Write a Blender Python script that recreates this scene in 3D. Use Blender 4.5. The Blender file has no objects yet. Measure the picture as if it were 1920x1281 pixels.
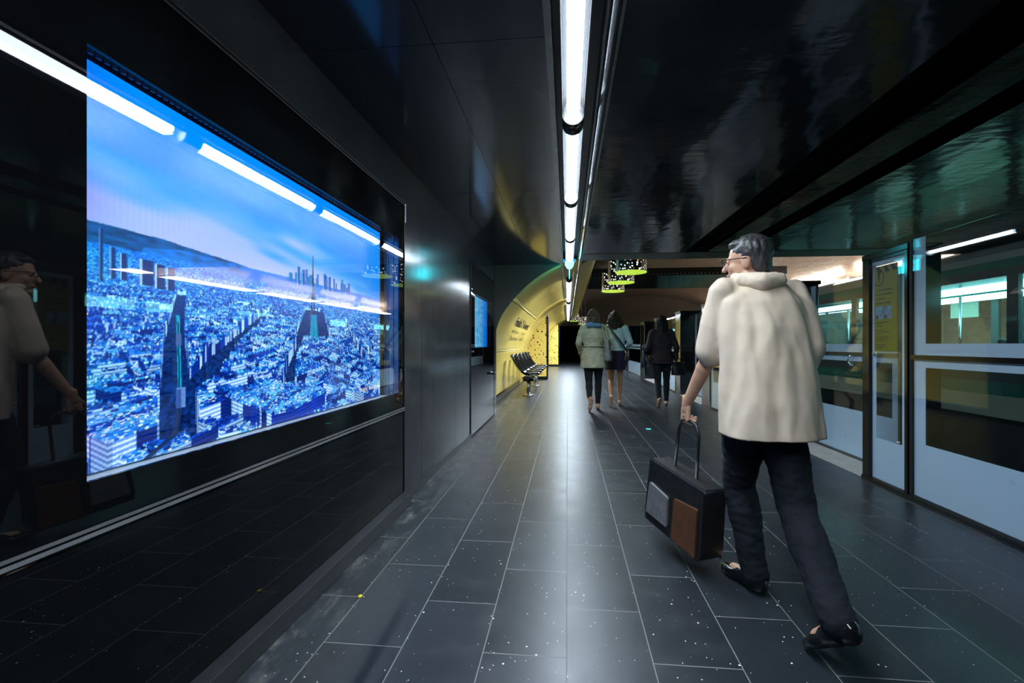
import bpy, bmesh, math, random
import numpy as np
from mathutils import Vector, Matrix, noise as mnoise

C = bpy.context.scene.collection
sc = bpy.context.scene

# ------------------------------------------------------------------ camera, world, exposure
cam_data = bpy.data.cameras.new('camera')
cam = bpy.data.objects.new('camera', cam_data)
C.objects.link(cam)
cam.location = (0.0, 0.0, 1.109)
cam.rotation_euler = (math.radians(90), 0, math.radians(5.385))
cam_data.sensor_width = 36.0
cam_data.lens = 838.0 / 1920.0 * 36.0
cam_data.shift_x = -25.0 / 1920.0
cam_data.shift_y = 5.5 / 1920.0
cam_data.clip_start = 0.02
cam_data.clip_end = 200
sc.camera = cam

world = bpy.data.worlds.new('station_air')
sc.world = world
world.use_nodes = True
world.node_tree.nodes['Background'].inputs[0].default_value = (0.55, 0.7, 1.0, 1)
world.node_tree.nodes['Background'].inputs[1].default_value = 0.004

vs = sc.view_settings
vs.view_transform = 'Standard'
vs.look = 'None'
vs.exposure = 0.0
vs.gamma = 1.0
vs.use_curve_mapping = False

TUBE = 26.0          # radiance of the ceiling tubes
SCREEN = 1.12        # brightness of the large picture

# ------------------------------------------------------------------ materials
def mat(name, col, rough=0.5, metal=0.0, spec=0.5, emit=None, estr=0.0, coat=0.0, sheen=0.0):
    m = bpy.data.materials.new(name)
    m.use_nodes = True
    b = m.node_tree.nodes['Principled BSDF']
    b.inputs['Base Color'].default_value = (*col, 1)
    b.inputs['Roughness'].default_value = rough
    b.inputs['Metallic'].default_value = metal
    b.inputs['Specular IOR Level'].default_value = spec
    b.inputs['Coat Weight'].default_value = coat
    b.inputs['Coat Roughness'].default_value = 0.03
    b.inputs['Sheen Weight'].default_value = sheen
    if emit:
        b.inputs['Emission Color'].default_value = (*emit, 1)
        b.inputs['Emission Strength'].default_value = estr
    return m

class NT:
    """Small helper for wiring nodes."""
    def __init__(s, m):
        s.t = m.node_tree; s.b = s.t.nodes.get('Principled BSDF'); s.out = s.t.nodes['Material Output']
    def n(s, kind, **kw):
        q = s.t.nodes.new(kind)
        for k, v in kw.items():
            if k.startswith('i_'):
                key = k[2:].replace('_', ' ')
                q.inputs[int(key) if key.isdigit() else key].default_value = v
            else:
                setattr(q, k, v)
        return q
    def l(s, a, b):
        s.t.links.new(a, b)
    def pos(s):
        return s.n('ShaderNodeNewGeometry').outputs['Position']
    def obj(s):
        return s.n('ShaderNodeTexCoord').outputs['Object']
    def scale(s, v, sx, sy, sz, off=(0, 0, 0)):
        q = s.n('ShaderNodeMapping'); q.inputs['Scale'].default_value = (sx, sy, sz); q.inputs['Location'].default_value = off
        s.l(v, q.inputs['Vector']); return q.outputs[0]
    def noise(s, v, scale, detail=3, rough=0.5):
        q = s.n('ShaderNodeTexNoise'); q.inputs['Scale'].default_value = scale; q.inputs['Detail'].default_value = detail; q.inputs['Roughness'].default_value = rough
        s.l(v, q.inputs['Vector']); return q.outputs['Fac']
    def ramp(s, f, stops):
        q = s.n('ShaderNodeValToRGB'); e = q.color_ramp.elements
        while len(e) < len(stops): e.new(0.5)
        for k, (p, c) in zip(e, stops):
            k.position = p; k.color = (*c, 1) if len(c) == 3 else c
        s.l(f, q.inputs[0]); return q.outputs[0]
    def math(s, op, a, b=None):
        q = s.n('ShaderNodeMath', operation=op)
        for i, v in enumerate((a, b)):
            if v is None: continue
            if isinstance(v, (int, float)): q.inputs[i].default_value = v
            else: s.l(v, q.inputs[i])
        return q.outputs[0]
    def mix(s, f, a, b):
        q = s.n('ShaderNodeMix', data_type='RGBA')
        for sock, v in ((q.inputs[0], f), (q.inputs[6], a), (q.inputs[7], b)):
            if isinstance(v, (int, float)): sock.default_value = v
            elif isinstance(v, tuple): sock.default_value = (*v, 1)
            else: s.l(v, sock)
        return q.outputs[2]
    def bump(s, h, strength, dist=0.01):
        q = s.n('ShaderNodeBump'); q.inputs['Strength'].default_value = strength; q.inputs['Distance'].default_value = dist
        s.l(h, q.inputs['Height']); s.l(q.outputs[0], s.b.inputs['Normal'])

def noisy(name, c1, c2, scale, rough=0.5, bump=0.0, bdist=0.004, metal=0.0, spec=0.5, stretch=(1, 1, 1), sheen=0.0, rvar=0.0):
    m = mat(name, c1, rough, metal, spec, sheen=sheen); t = NT(m)
    v = t.scale(t.obj(), *stretch)
    f = t.noise(v, scale, 4, 0.6)
    t.l(t.ramp(f, [(0.3, c1), (0.7, c2)]), t.b.inputs['Base Color'])
    if rvar:
        t.l(t.math('ADD', t.math('MULTIPLY', f, rvar), rough - rvar * .5), t.b.inputs['Roughness'])
    if bump: t.bump(f, bump, bdist)
    return m

def glass_mat(name, tint, refl=1.0, rough=0.0):
    """A flat pane: lets light straight through, mirrors by its Fresnel share."""
    m = bpy.data.materials.new(name); m.use_nodes = True; t = NT(m)
    t.t.nodes.remove(t.b)
    tr = t.n('ShaderNodeBsdfTransparent'); tr.inputs[0].default_value = (*tint, 1)
    gl = t.n('ShaderNodeBsdfGlossy'); gl.inputs['Roughness'].default_value = rough; gl.inputs['Color'].default_value = (1, 1, 1, 1)
    ge = t.n('ShaderNodeNewGeometry'); dp = t.n('ShaderNodeVectorMath', operation='DOT_PRODUCT')
    t.l(ge.outputs['Normal'], dp.inputs[0]); t.l(ge.outputs['Incoming'], dp.inputs[1])
    f5 = t.math('POWER', t.math('SUBTRACT', 1.0, t.math('MINIMUM', t.math('ABSOLUTE', dp.outputs['Value']), 1.0)), 5.0)
    fr = t.math('ADD', t.math('MULTIPLY', f5, 0.96), 0.04)
    mx = t.n('ShaderNodeMixShader')
    t.l(t.math('MULTIPLY', fr, refl), mx.inputs[0]); t.l(tr.outputs[0], mx.inputs[1]); t.l(gl.outputs[0], mx.inputs[2])
    t.l(mx.outputs[0], t.out.inputs['Surface'])
    return m

def emitter(name, col, s):
    m = mat(name, (0, 0, 0), 0.5, emit=col, estr=s)
    return m

M = {}
M['black_glass'] = mat('black_glass', (0.003, 0.003, 0.0035), 0.015, spec=0.5)
M['clear_glass'] = glass_mat('clear_glass', (0.97, 0.985, 0.99))
M['door_glass'] = glass_mat('door_glass', (0.82, 0.87, 0.91), 1.0)
M['tube_cover'] = glass_mat('tube_cover', (0.93, 0.94, 0.96), 0.9, 0.03)
M['satin_black'] = noisy('satin_black', (0.018, 0.019, 0.021), (0.028, 0.029, 0.031), 1.5, 0.30, rvar=0.06)
M['matte_black'] = mat('matte_black', (0.008, 0.008, 0.009), 0.55)
M['gloss_black'] = mat('gloss_black', (0.006, 0.006, 0.007), 0.12)
M['pit_black'] = mat('pit_black', (0.004, 0.004, 0.005), 0.8, spec=0.1)
M['steel'] = noisy('steel', (0.42, 0.43, 0.44), (0.55, 0.56, 0.57), 30, 0.28, metal=1.0, stretch=(1, 1, 0.1))
M['dark_steel'] = noisy('dark_steel', (0.10, 0.105, 0.11), (0.16, 0.165, 0.17), 12, 0.32, metal=1.0, rvar=0.1)
M['chrome'] = mat('chrome', (0.85, 0.87, 0.9), 0.08, metal=1.0)
M['rail_metal'] = noisy('rail_metal', (0.03, 0.03, 0.032), (0.06, 0.06, 0.06), 18, 0.46, metal=0.85, stretch=(1, 0.15, 1))
M['white_plastic'] = mat('white_plastic', (0.75, 0.77, 0.78), 0.4)
M['tube_light'] = emitter('tube_glow', (0.80, 0.92, 1.0), TUBE)
M['orange_leather'] = noisy('orange_leather', (0.085, 0.034, 0.015), (0.14, 0.055, 0.024), 14, 0.42, 0.1)
M['black_leather'] = noisy('black_leather', (0.010, 0.010, 0.011), (0.020, 0.019, 0.019), 40, 0.32, 0.12, 0.002)
M['navy_leather'] = noisy('navy_leather', (0.012, 0.018, 0.045), (0.02, 0.03, 0.065), 30, 0.4, 0.1)
M['grey_canvas'] = noisy('grey_canvas', (0.13, 0.122, 0.125), (0.20, 0.19, 0.19), 25, 0.7, 0.1)

# metal wall sheets: vertical joints, satin
def wall_sheet():
    m = mat('wall_sheet', (0.035, 0.037, 0.040), 0.26, metal=0.75, spec=0.5); t = NT(m)
    p = t.pos()
    f = t.noise(t.scale(p, 1, 1.2, 0.35), 1.2, 2)
    t.l(t.math('ADD', t.math('MULTIPLY', f, 0.06), 0.12), t.b.inputs['Roughness'])
    t.l(t.ramp(t.noise(p, 6, 4), [(0.35, (0.070, 0.074, 0.082)), (0.7, (0.11, 0.116, 0.125))]), t.b.inputs['Base Color'])
    t.bump(t.noise(t.scale(p, 1, 2.4, 0.5), 1.0, 1), 0.025, 0.02)
    return m
M['wall_sheet'] = wall_sheet()

def ceiling_sheet():
    m = mat('ceiling_sheet', (0.02, 0.02, 0.022), 0.12); t = NT(m)
    p = t.pos()
    t.l(t.ramp(t.noise(p, 2.0, 3), [(0.3, (0.024, 0.025, 0.028)), (0.7, (0.034, 0.035, 0.038))]), t.b.inputs['Base Color'])
    t.bump(t.noise(t.scale(p, 1.6, 0.5, 1), 1.1, 1), 0.06, 0.02)
    return m
M['ceiling_sheet'] = ceiling_sheet()

def ceiling_gloss():
    m = mat('ceiling_gloss', (0.012, 0.013, 0.013), 0.10); t = NT(m)
    p = t.pos()
    a = t.noise(t.scale(p, 2.2, 0.8, 1), 1.6, 2)
    b = t.noise(t.scale(p, 3.0, 6.0, 1), 2.2, 2)
    t.bump(t.math('ADD', a, t.math('MULTIPLY', b, 0.22)), 0.32, 0.03)
    t.l(t.ramp(t.noise(p, 5, 5), [(0.3, (0.011, 0.0115, 0.0115)), (0.75, (0.02, 0.0205, 0.02))]), t.b.inputs['Base Color'])
    t.l(t.math('ADD', t.math('MULTIPLY', t.noise(p, 3, 3), 0.14), 0.06), t.b.inputs['Roughness'])
    return m
M['ceiling_gloss'] = ceiling_gloss()

def floor_mat():
    m = mat('floor_tile', (0.02, 0.02, 0.022), 0.3, spec=0.5); t = NT(m)
    p = t.pos()
    sx = t.n('ShaderNodeSeparateXYZ'); t.l(p, sx.inputs[0])
    cb = t.n('ShaderNodeCombineXYZ')
    t.l(t.math('ADD', sx.outputs['Y'], 60 * 0.6 - 2.187), cb.inputs['X'])
    t.l(t.math('ADD', sx.outputs['X'], 30.003), cb.inputs['Y'])
    br = t.n('ShaderNodeTexBrick', offset=0.5, offset_frequency=2, squash=1.0)
    br.inputs['Scale'].default_value = 1.0; br.inputs['Brick Width'].default_value = 0.6; br.inputs['Row Height'].default_value = 0.3
    br.inputs['Mortar Size'].default_value = 0.0022; br.inputs['Mortar Smooth'].default_value = 0.2; br.inputs['Bias'].default_value = 0
    br.inputs['Color1'].default_value = (0.0, 0.0, 0.0, 1); br.inputs['Color2'].default_value = (1, 1, 1, 1); br.inputs['Mortar'].default_value = (0.5, 0.5, 0.5, 1)
    t.l(cb.outputs[0], br.inputs['Vector'])
    base = t.mix(br.outputs['Color'], (0.012, 0.0145, 0.019), (0.021, 0.0245, 0.031))
    dust = t.noise(p, 5.5, 6, 0.65)
    base = t.mix(t.ramp(dust, [(0.52, (0, 0, 0)), (0.80, (0.30, 0.30, 0.30))]), base, (0.06, 0.06, 0.062))
    # pale dirt swept against the left wall
    edge = t.math('MULTIPLY', t.ramp(t.math('ADD', sx.outputs['X'], 1.35), [(0.27, (1, 1, 1)), (0.50, (0, 0, 0))]), t.ramp(t.noise(t.scale(p, 6, 2.2, 1), 2.2, 5, 0.7), [(0.5, (0, 0, 0)), (0.72, (0.8, 0.8, 0.8))]))
    base = t.mix(edge, base, (0.20, 0.19, 0.18))
    # mica flakes
    vo = t.n('ShaderNodeTexVoronoi', feature='F1'); vo.inputs['Scale'].default_value = 27.0; t.l(p, vo.inputs['Vector'])
    sep = t.n('ShaderNodeSeparateColor'); t.l(vo.outputs['Color'], sep.inputs[0])
    rad = t.math('MULTIPLY', t.math('POWER', sep.outputs[0], 3.0), 0.105)
    fl = t.math('LESS_THAN', vo.outputs['Distance'], rad)
    vo2 = t.n('ShaderNodeTexVoronoi', feature='F1'); vo2.inputs['Scale'].default_value = 55.0; t.l(p, vo2.inputs['Vector'])
    sep2 = t.n('ShaderNodeSeparateColor'); t.l(vo2.outputs['Color'], sep2.inputs[0])
    fl2 = t.math('LESS_THAN', vo2.outputs['Distance'], t.math('MULTIPLY', t.math('POWER', sep2.outputs[0], 6.0), 0.16))
    flakes = t.math('MAXIMUM', fl, fl2)
    base = t.mix(flakes, base, (0.85, 0.85, 0.83))
    base = t.mix(br.outputs['Fac'], base, (0.17, 0.165, 0.16))
    t.l(base, t.b.inputs['Base Color'])
    r = t.math('ADD', t.math('MULTIPLY', dust, 0.20), 0.24)
    t.l(t.math('MAXIMUM', r, t.math('MULTIPLY', br.outputs['Fac'], 0.7)), t.b.inputs['Roughness'])
    hh = t.math('SUBTRACT', t.math('MULTIPLY', t.noise(p, 60, 3), 0.10), br.outputs['Fac'])
    t.bump(hh, 0.25, 0.002)
    return m
M['floor'] = floor_mat()

def vault_tile(name, c1, c2, grout, sx=1.0):
    m = mat(name, c1, 0.16); t = NT(m)
    uv = t.n('ShaderNodeTexCoord').outputs['UV']
    br = t.n('ShaderNodeTexBrick', offset=0.5); br.inputs['Scale'].default_value = 1.0
    br.inputs['Brick Width'].default_value = 0.15; br.inputs['Row Height'].default_value = 0.075; br.inputs['Mortar Size'].default_value = 0.004
    br.inputs['Mortar Smooth'].default_value = 0.6
    br.inputs['Color1'].default_value = (*c1, 1); br.inputs['Color2'].default_value = (*c2, 1); br.inputs['Mortar'].default_value = (*grout, 1)
    t.l(uv, br.inputs['Vector']); t.l(br.outputs['Color'], t.b.inputs['Base Color'])
    h = t.math('SUBTRACT', t.math('MULTIPLY', t.noise(uv, 5, 2), 0.9), br.outputs['Fac'])
    t.bump(h, 0.55, 0.012)
    return m
M['vault_tile'] = vault_tile('vault_tile', (0.33, 0.245, 0.19), (0.41, 0.31, 0.25), (0.08, 0.06, 0.045))

def yellow_paint(name, dots):
    m = mat(name, (0.62, 0.44, 0.09), 0.30, coat=0.25); t = NT(m)
    p = t.pos()
    base = t.ramp(t.noise(p, 1.3, 3), [(0.3, (0.78, 0.56, 0.13)), (0.7, (0.86, 0.63, 0.16))])
    if dots:
        q = t.scale(p, 1, 1, 1)
        vo = t.n('ShaderNodeTexVoronoi', feature='F1'); vo.voronoi_dimensions = '2D'; vo.inputs['Scale'].default_value = 15.0
        sq = t.n('ShaderNodeSeparateXYZ'); t.l(q, sq.inputs[0]); cq = t.n('ShaderNodeCombineXYZ'); t.l(sq.outputs['X'], cq.inputs['X']); t.l(sq.outputs['Z'], cq.inputs['Y']); t.l(cq.outputs[0], vo.inputs['Vector'])
        sep = t.n('ShaderNodeSeparateColor'); t.l(vo.outputs['Color'], sep.inputs[0])
        cl = t.noise(p, 4.0, 3)
        r = t.math('MULTIPLY', t.math('MULTIPLY', sep.outputs[0], t.math('GREATER_THAN', t.math('ADD', sep.outputs[1], t.math('SUBTRACT', cl, 0.55)), 0.45)), 0.42)
        dm = t.math('LESS_THAN', vo.outputs['Distance'], r)
        base = t.mix(dm, base, (0.02, 0.015, 0.008))
    t.l(base, t.b.inputs['Base Color'])
    return m
M['yellow'] = yellow_paint('yellow_enamel', False)
M['yellow_dots'] = yellow_paint('yellow_enamel_dots', True)
M['olive'] = noisy('olive_board', (0.055, 0.058, 0.048), (0.075, 0.078, 0.064), 2.0, 0.30)

def frosted():
    m = mat('frosted_film', (0.62, 0.68, 0.74), 0.35); t = NT(m)
    p = t.pos()
    a = t.noise(p, 7.0, 6, 0.7)
    b = t.noise(t.scale(p, 1, 1, 1, (3, 1, 7)), 1.6, 2)
    st = t.math('MULTIPLY', t.ramp(a, [(0.62, (0, 0, 0)), (0.72, (1, 1, 1))]), t.ramp(b, [(0.56, (0, 0, 0)), (0.66, (1, 1, 1))]))
    t.l(t.mix(t.math('MULTIPLY', st, 0.55), (0.82, 0.88, 0.92), (0.24, 0.26, 0.28)), t.b.inputs['Base Color'])
    return m
M['frosted'] = frosted()

def fabric(name, c1, c2, rough=0.85, scale=18, spec=0.25, bump=0.25):
    return noisy(name, c1, c2, scale, rough, bump, 0.006, spec=spec)
M['beige_cloth'] = fabric('beige_cloth', (0.56, 0.435, 0.325), (0.66, 0.53, 0.405), scale=9)
M['navy_cloth'] = fabric('navy_cloth', (0.005, 0.006, 0.010), (0.009, 0.011, 0.017))
M['black_cloth'] = fabric('black_cloth', (0.007, 0.008, 0.010), (0.013, 0.014, 0.017))
M['khaki_cloth'] = fabric('khaki_cloth', (0.29, 0.28, 0.185), (0.39, 0.37, 0.25), 0.6, 8)
M['blue_scarf'] = fabric('blue_scarf', (0.07, 0.15, 0.25), (0.12, 0.22, 0.34))
M['ice_cloth'] = fabric('ice_cloth', (0.36, 0.49, 0.56), (0.47, 0.60, 0.66), 0.8, 10)
M['skirt_cloth'] = fabric('skirt_cloth', (0.012, 0.011, 0.035), (0.022, 0.02, 0.052), 0.7, 10)
M['plum_cloth'] = fabric('plum_cloth', (0.022, 0.014, 0.019), (0.035, 0.022, 0.028), 0.8, 10)
M['shirt_cloth'] = fabric('shirt_cloth', (0.02, 0.024, 0.04), (0.03, 0.034, 0.055))
M['hair_grey'] = noisy('hair_grey', (0.018, 0.016, 0.016), (0.055, 0.052, 0.052), 30, 0.45, 0.5, 0.004, stretch=(3, 3, 0.6))
M['hair_brown'] = noisy('hair_brown', (0.016, 0.010, 0.007), (0.035, 0.022, 0.014), 26, 0.55, 0.5, 0.004, spec=0.2, stretch=(3, 3, 0.4))
M['hair_fair'] = noisy('hair_fair', (0.040, 0.027, 0.015), (0.09, 0.06, 0.032), 26, 0.55, 0.5, 0.004, spec=0.2, stretch=(3, 3, 0.4))
M['hair_black'] = noisy('hair_black', (0.007, 0.006, 0.006), (0.016, 0.014, 0.013), 26, 0.55, 0.5, 0.004, spec=0.2, stretch=(3, 3, 0.4))
def skin(name, c1, c2):
    m = noisy(name, c1, c2, 20, 0.48, 0.05, 0.002)
    m.node_tree.nodes['Principled BSDF'].inputs['Subsurface Weight'].default_value = 0.12
    m.node_tree.nodes['Principled BSDF'].inputs['Subsurface Radius'].default_value = (0.02, 0.008, 0.005)
    return m
M['skin'] = skin('skin', (0.50, 0.27, 0.17), (0.58, 0.32, 0.21))
M['skin_warm'] = skin('skin_warm', (0.44, 0.22, 0.12), (0.52, 0.27, 0.15))
M['eye'] = mat('eye_dark', (0.03, 0.02, 0.015), 0.1)
M['lip'] = mat('lip', (0.38, 0.13, 0.10), 0.4)
M['tan_leather'] = noisy('tan_leather', (0.28, 0.15, 0.09), (0.36, 0.20, 0.13), 20, 0.5)
M['pink_sole'] = mat('pink_sole', (0.50, 0.30, 0.24), 0.7)

# ------------------------------------------------------------------ mesh helpers
class MB:
    """Collects shapes; build() links them as one mesh object."""
    def __init__(s):
        s.v = []; s.f = []; s.mi = []; s.sm = []
    def add(s, vs_, fs_, mi=0, smooth=False):
        o = len(s.v); s.v += [tuple(p) for p in vs_]
        for f in fs_:
            s.f.append([i + o for i in f]); s.mi.append(mi); s.sm.append(smooth)
        return s
    def box(s, x0, x1, y0, y1, z0, z1, mi=0):
        v = [(x, y, z) for z in (z0, z1) for y in (y0, y1) for x in (x0, x1)]
        return s.add(v, [(0, 2, 3, 1), (4, 5, 7, 6), (0, 1, 5, 4), (2, 6, 7, 3), (0, 4, 6, 2), (1, 3, 7, 5)], mi)
    def prism(s, prof, axis, a, b, mi=0, smooth=False):
        """Extrude a closed profile along an axis: profile coordinates are the other two axes in order."""
        def P(p, t):
            q = list(p); q.insert({'x': 0, 'y': 1, 'z': 2}[axis], t); return q
        n = len(prof)
        v = [P(p, a) for p in prof] + [P(p, b) for p in prof]
        f = [(i, (i + 1) % n, n + (i + 1) % n, n + i) for i in range(n)]
        s.add(v, f, mi, smooth)
        s.add(v, [tuple(range(n))[::-1], tuple(range(n, 2 * n))], mi)
        return s
    def rings(s, rings, mi=0, smooth=True, caps=True):
        n = len(rings[0]); v = [p for r in rings for p in r]; f = []
        for k in range(len(rings) - 1):
            for i in range(n):
                f.append((k * n + i, k * n + (i + 1) % n, (k + 1) * n + (i + 1) % n, (k + 1) * n + i))
        o = len(s.v)
        s.add(v, f, mi, smooth)
        if caps:
            s.f.append([o + i for i in range(n)][::-1]); s.mi.append(mi); s.sm.append(False)
            s.f.append([o + (len(rings) - 1) * n + i for i in range(n)]); s.mi.append(mi); s.sm.append(False)
        return s
    def cyl(s, p0, p1, r0, r1=None, n=20, mi=0, smooth=True, caps=True):
        r1 = r0 if r1 is None else r1
        a, b = Vector(p0), Vector(p1); d = (b - a).normalized()
        u = d.orthogonal().normalized(); w = d.cross(u)
        ring = lambda c, r: [c + u * (r * math.cos(t)) + w * (r * math.sin(t)) for t in [2 * math.pi * i / n for i in range(n)]]
        return s.rings([ring(a, r0), ring(b, r1)], mi, smooth, caps)
    def tube(s, pts, r, n=12, mi=0):
        pts = [Vector(p) for p in pts]; rg = []; u = None
        for i, p in enumerate(pts):
            d = (pts[min(i + 1, len(pts) - 1)] - pts[max(i - 1, 0)]).normalized()
            if u is None: u = d.orthogonal().normalized()
            u = (u - d * u.dot(d)).normalized(); w = d.cross(u)
            rr = r[i] if isinstance(r, (list, tuple)) else r
            rg.append([p + u * (rr * math.cos(t)) + w * (rr * math.sin(t)) for t in [2 * math.pi * k / n for k in range(n)]])
        return s.rings(rg, mi)
    def ball(s, c, r, rot=None, seg=20, rg=12, mi=0):
        rx, ry, rz = r if isinstance(r, (tuple, list)) else (r, r, r)
        c = Vector(c); v = []; f = []
        R = rot if rot is not None else Matrix.Identity(3)
        v.append(c + R @ Vector((0, 0, -rz)))
        for j in range(1, rg):
            ph = -math.pi / 2 + math.pi * j / rg
            for i in range(seg):
                t = 2 * math.pi * i / seg
                v.append(c + R @ Vector((rx * math.cos(ph) * math.cos(t), ry * math.cos(ph) * math.sin(t), rz * math.sin(ph))))
        v.append(c + R @ Vector((0, 0, rz)))
        for i in range(seg):
            f.append((0, 1 + (i + 1) % seg, 1 + i))
            f.append((len(v) - 1, len(v) - 1 - seg + i, len(v) - 1 - seg + (i + 1) % seg))
        for j in range(rg - 2):
            for i in range(seg):
                a = 1 + j * seg + i; b = 1 + j * seg + (i + 1) % seg
                f.append((a, b, b + seg, a + seg))
        return s.add(v, f, mi, True)
    def cap(s, p0, r0, p1, r1, n=16):
        """A tapered limb with round ends."""
        a, b = Vector(p0), Vector(p1); d = b - a; L = d.length
        if L < 1e-6: return s.ball(p0, r0)
        d /= L; u = d.orthogonal().normalized(); w = d.cross(u); rg = []
        for k in range(6):
            t = -math.pi / 2 + (math.pi / 2) * (k + .12) / 6
            rg.append((a + d * (r0 * math.sin(t)), r0 * math.cos(t)))
        for k in range(6):
            t = (math.pi / 2) * (k + .88 - .76 + .0) / 6
            rg.append((b + d * (r1 * math.sin(t)), r1 * math.cos(t)))
        return s.rings([[c + u * (r * math.cos(q)) + w * (r * math.sin(q)) for q in [2 * math.pi * i / n for i in range(n)]] for c, r in rg])
    def loft(s, rings, n=32):
        """Closed body through ellipses (centre, rx, ry, axis_x, axis_y)."""
        out = []
        for c, rx, ry, ax, ay in rings:
            c, ax, ay = Vector(c), Vector(ax), Vector(ay)
            out.append([c + ax * (rx * math.cos(q)) + ay * (ry * math.sin(q)) for q in [2 * math.pi * i / n for i in range(n)]])
        return s.rings(out)
    def mesh(s, name, mats):
        me = bpy.data.meshes.new(name)
        me.from_pydata([tuple(p) for p in s.v], [], s.f)
        for m in mats: me.materials.append(m)
        me.polygons.foreach_set('material_index', s.mi)
        me.polygons.foreach_set('use_smooth', s.sm)
        me.update(); return me
    def build(s, name, mats, parent=None, bevel=0.0, seg=2, loc=None, normals=True):
        if not isinstance(mats, (list, tuple)): mats = [mats]
        me = s.mesh(name, mats)
        if normals:
            bm = bmesh.new(); bm.from_mesh(me); bmesh.ops.recalc_face_normals(bm, faces=bm.faces); bm.to_mesh(me); bm.free()
        o = bpy.data.objects.new(name, me); C.objects.link(o)
        if parent is not None:
            o.parent = parent
            if loc is None:
                o.location = -Vector(parent.location) if parent.get('_abs') else (0, 0, 0)
        if loc is not None: o.location = loc
        if bevel:
            b = o.modifiers.new('edge', 'BEVEL'); b.width = bevel; b.segments = seg; b.limit_method = 'ANGLE'; b.angle_limit = math.radians(40)
        return o

def tag(o, label, cat, group=None):
    o['label'] = label; o['category'] = cat
    if group: o['group'] = group
    return o
def thing(name, label, cat, loc=(0, 0, 0), rotz=0.0, group=None, absolute=False):
    """An Empty at the thing's base. With absolute=True its parts are given in world coordinates."""
    o = bpy.data.objects.new(name, None); C.objects.link(o)
    o.location = loc; o.rotation_euler = (0, 0, rotz); o.empty_display_size = 0.1
    if absolute:
        o['_abs'] = 1
    return tag(o, label, cat, group)
def struct(o):
    o['kind'] = 'structure'; return o
def sub(mb, name, mats, part, **kw):
    """A sub-part: its shape is given in the same coordinates as the part's."""
    return mb.build(name, mats, part, loc=(0, 0, 0), **kw)

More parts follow.
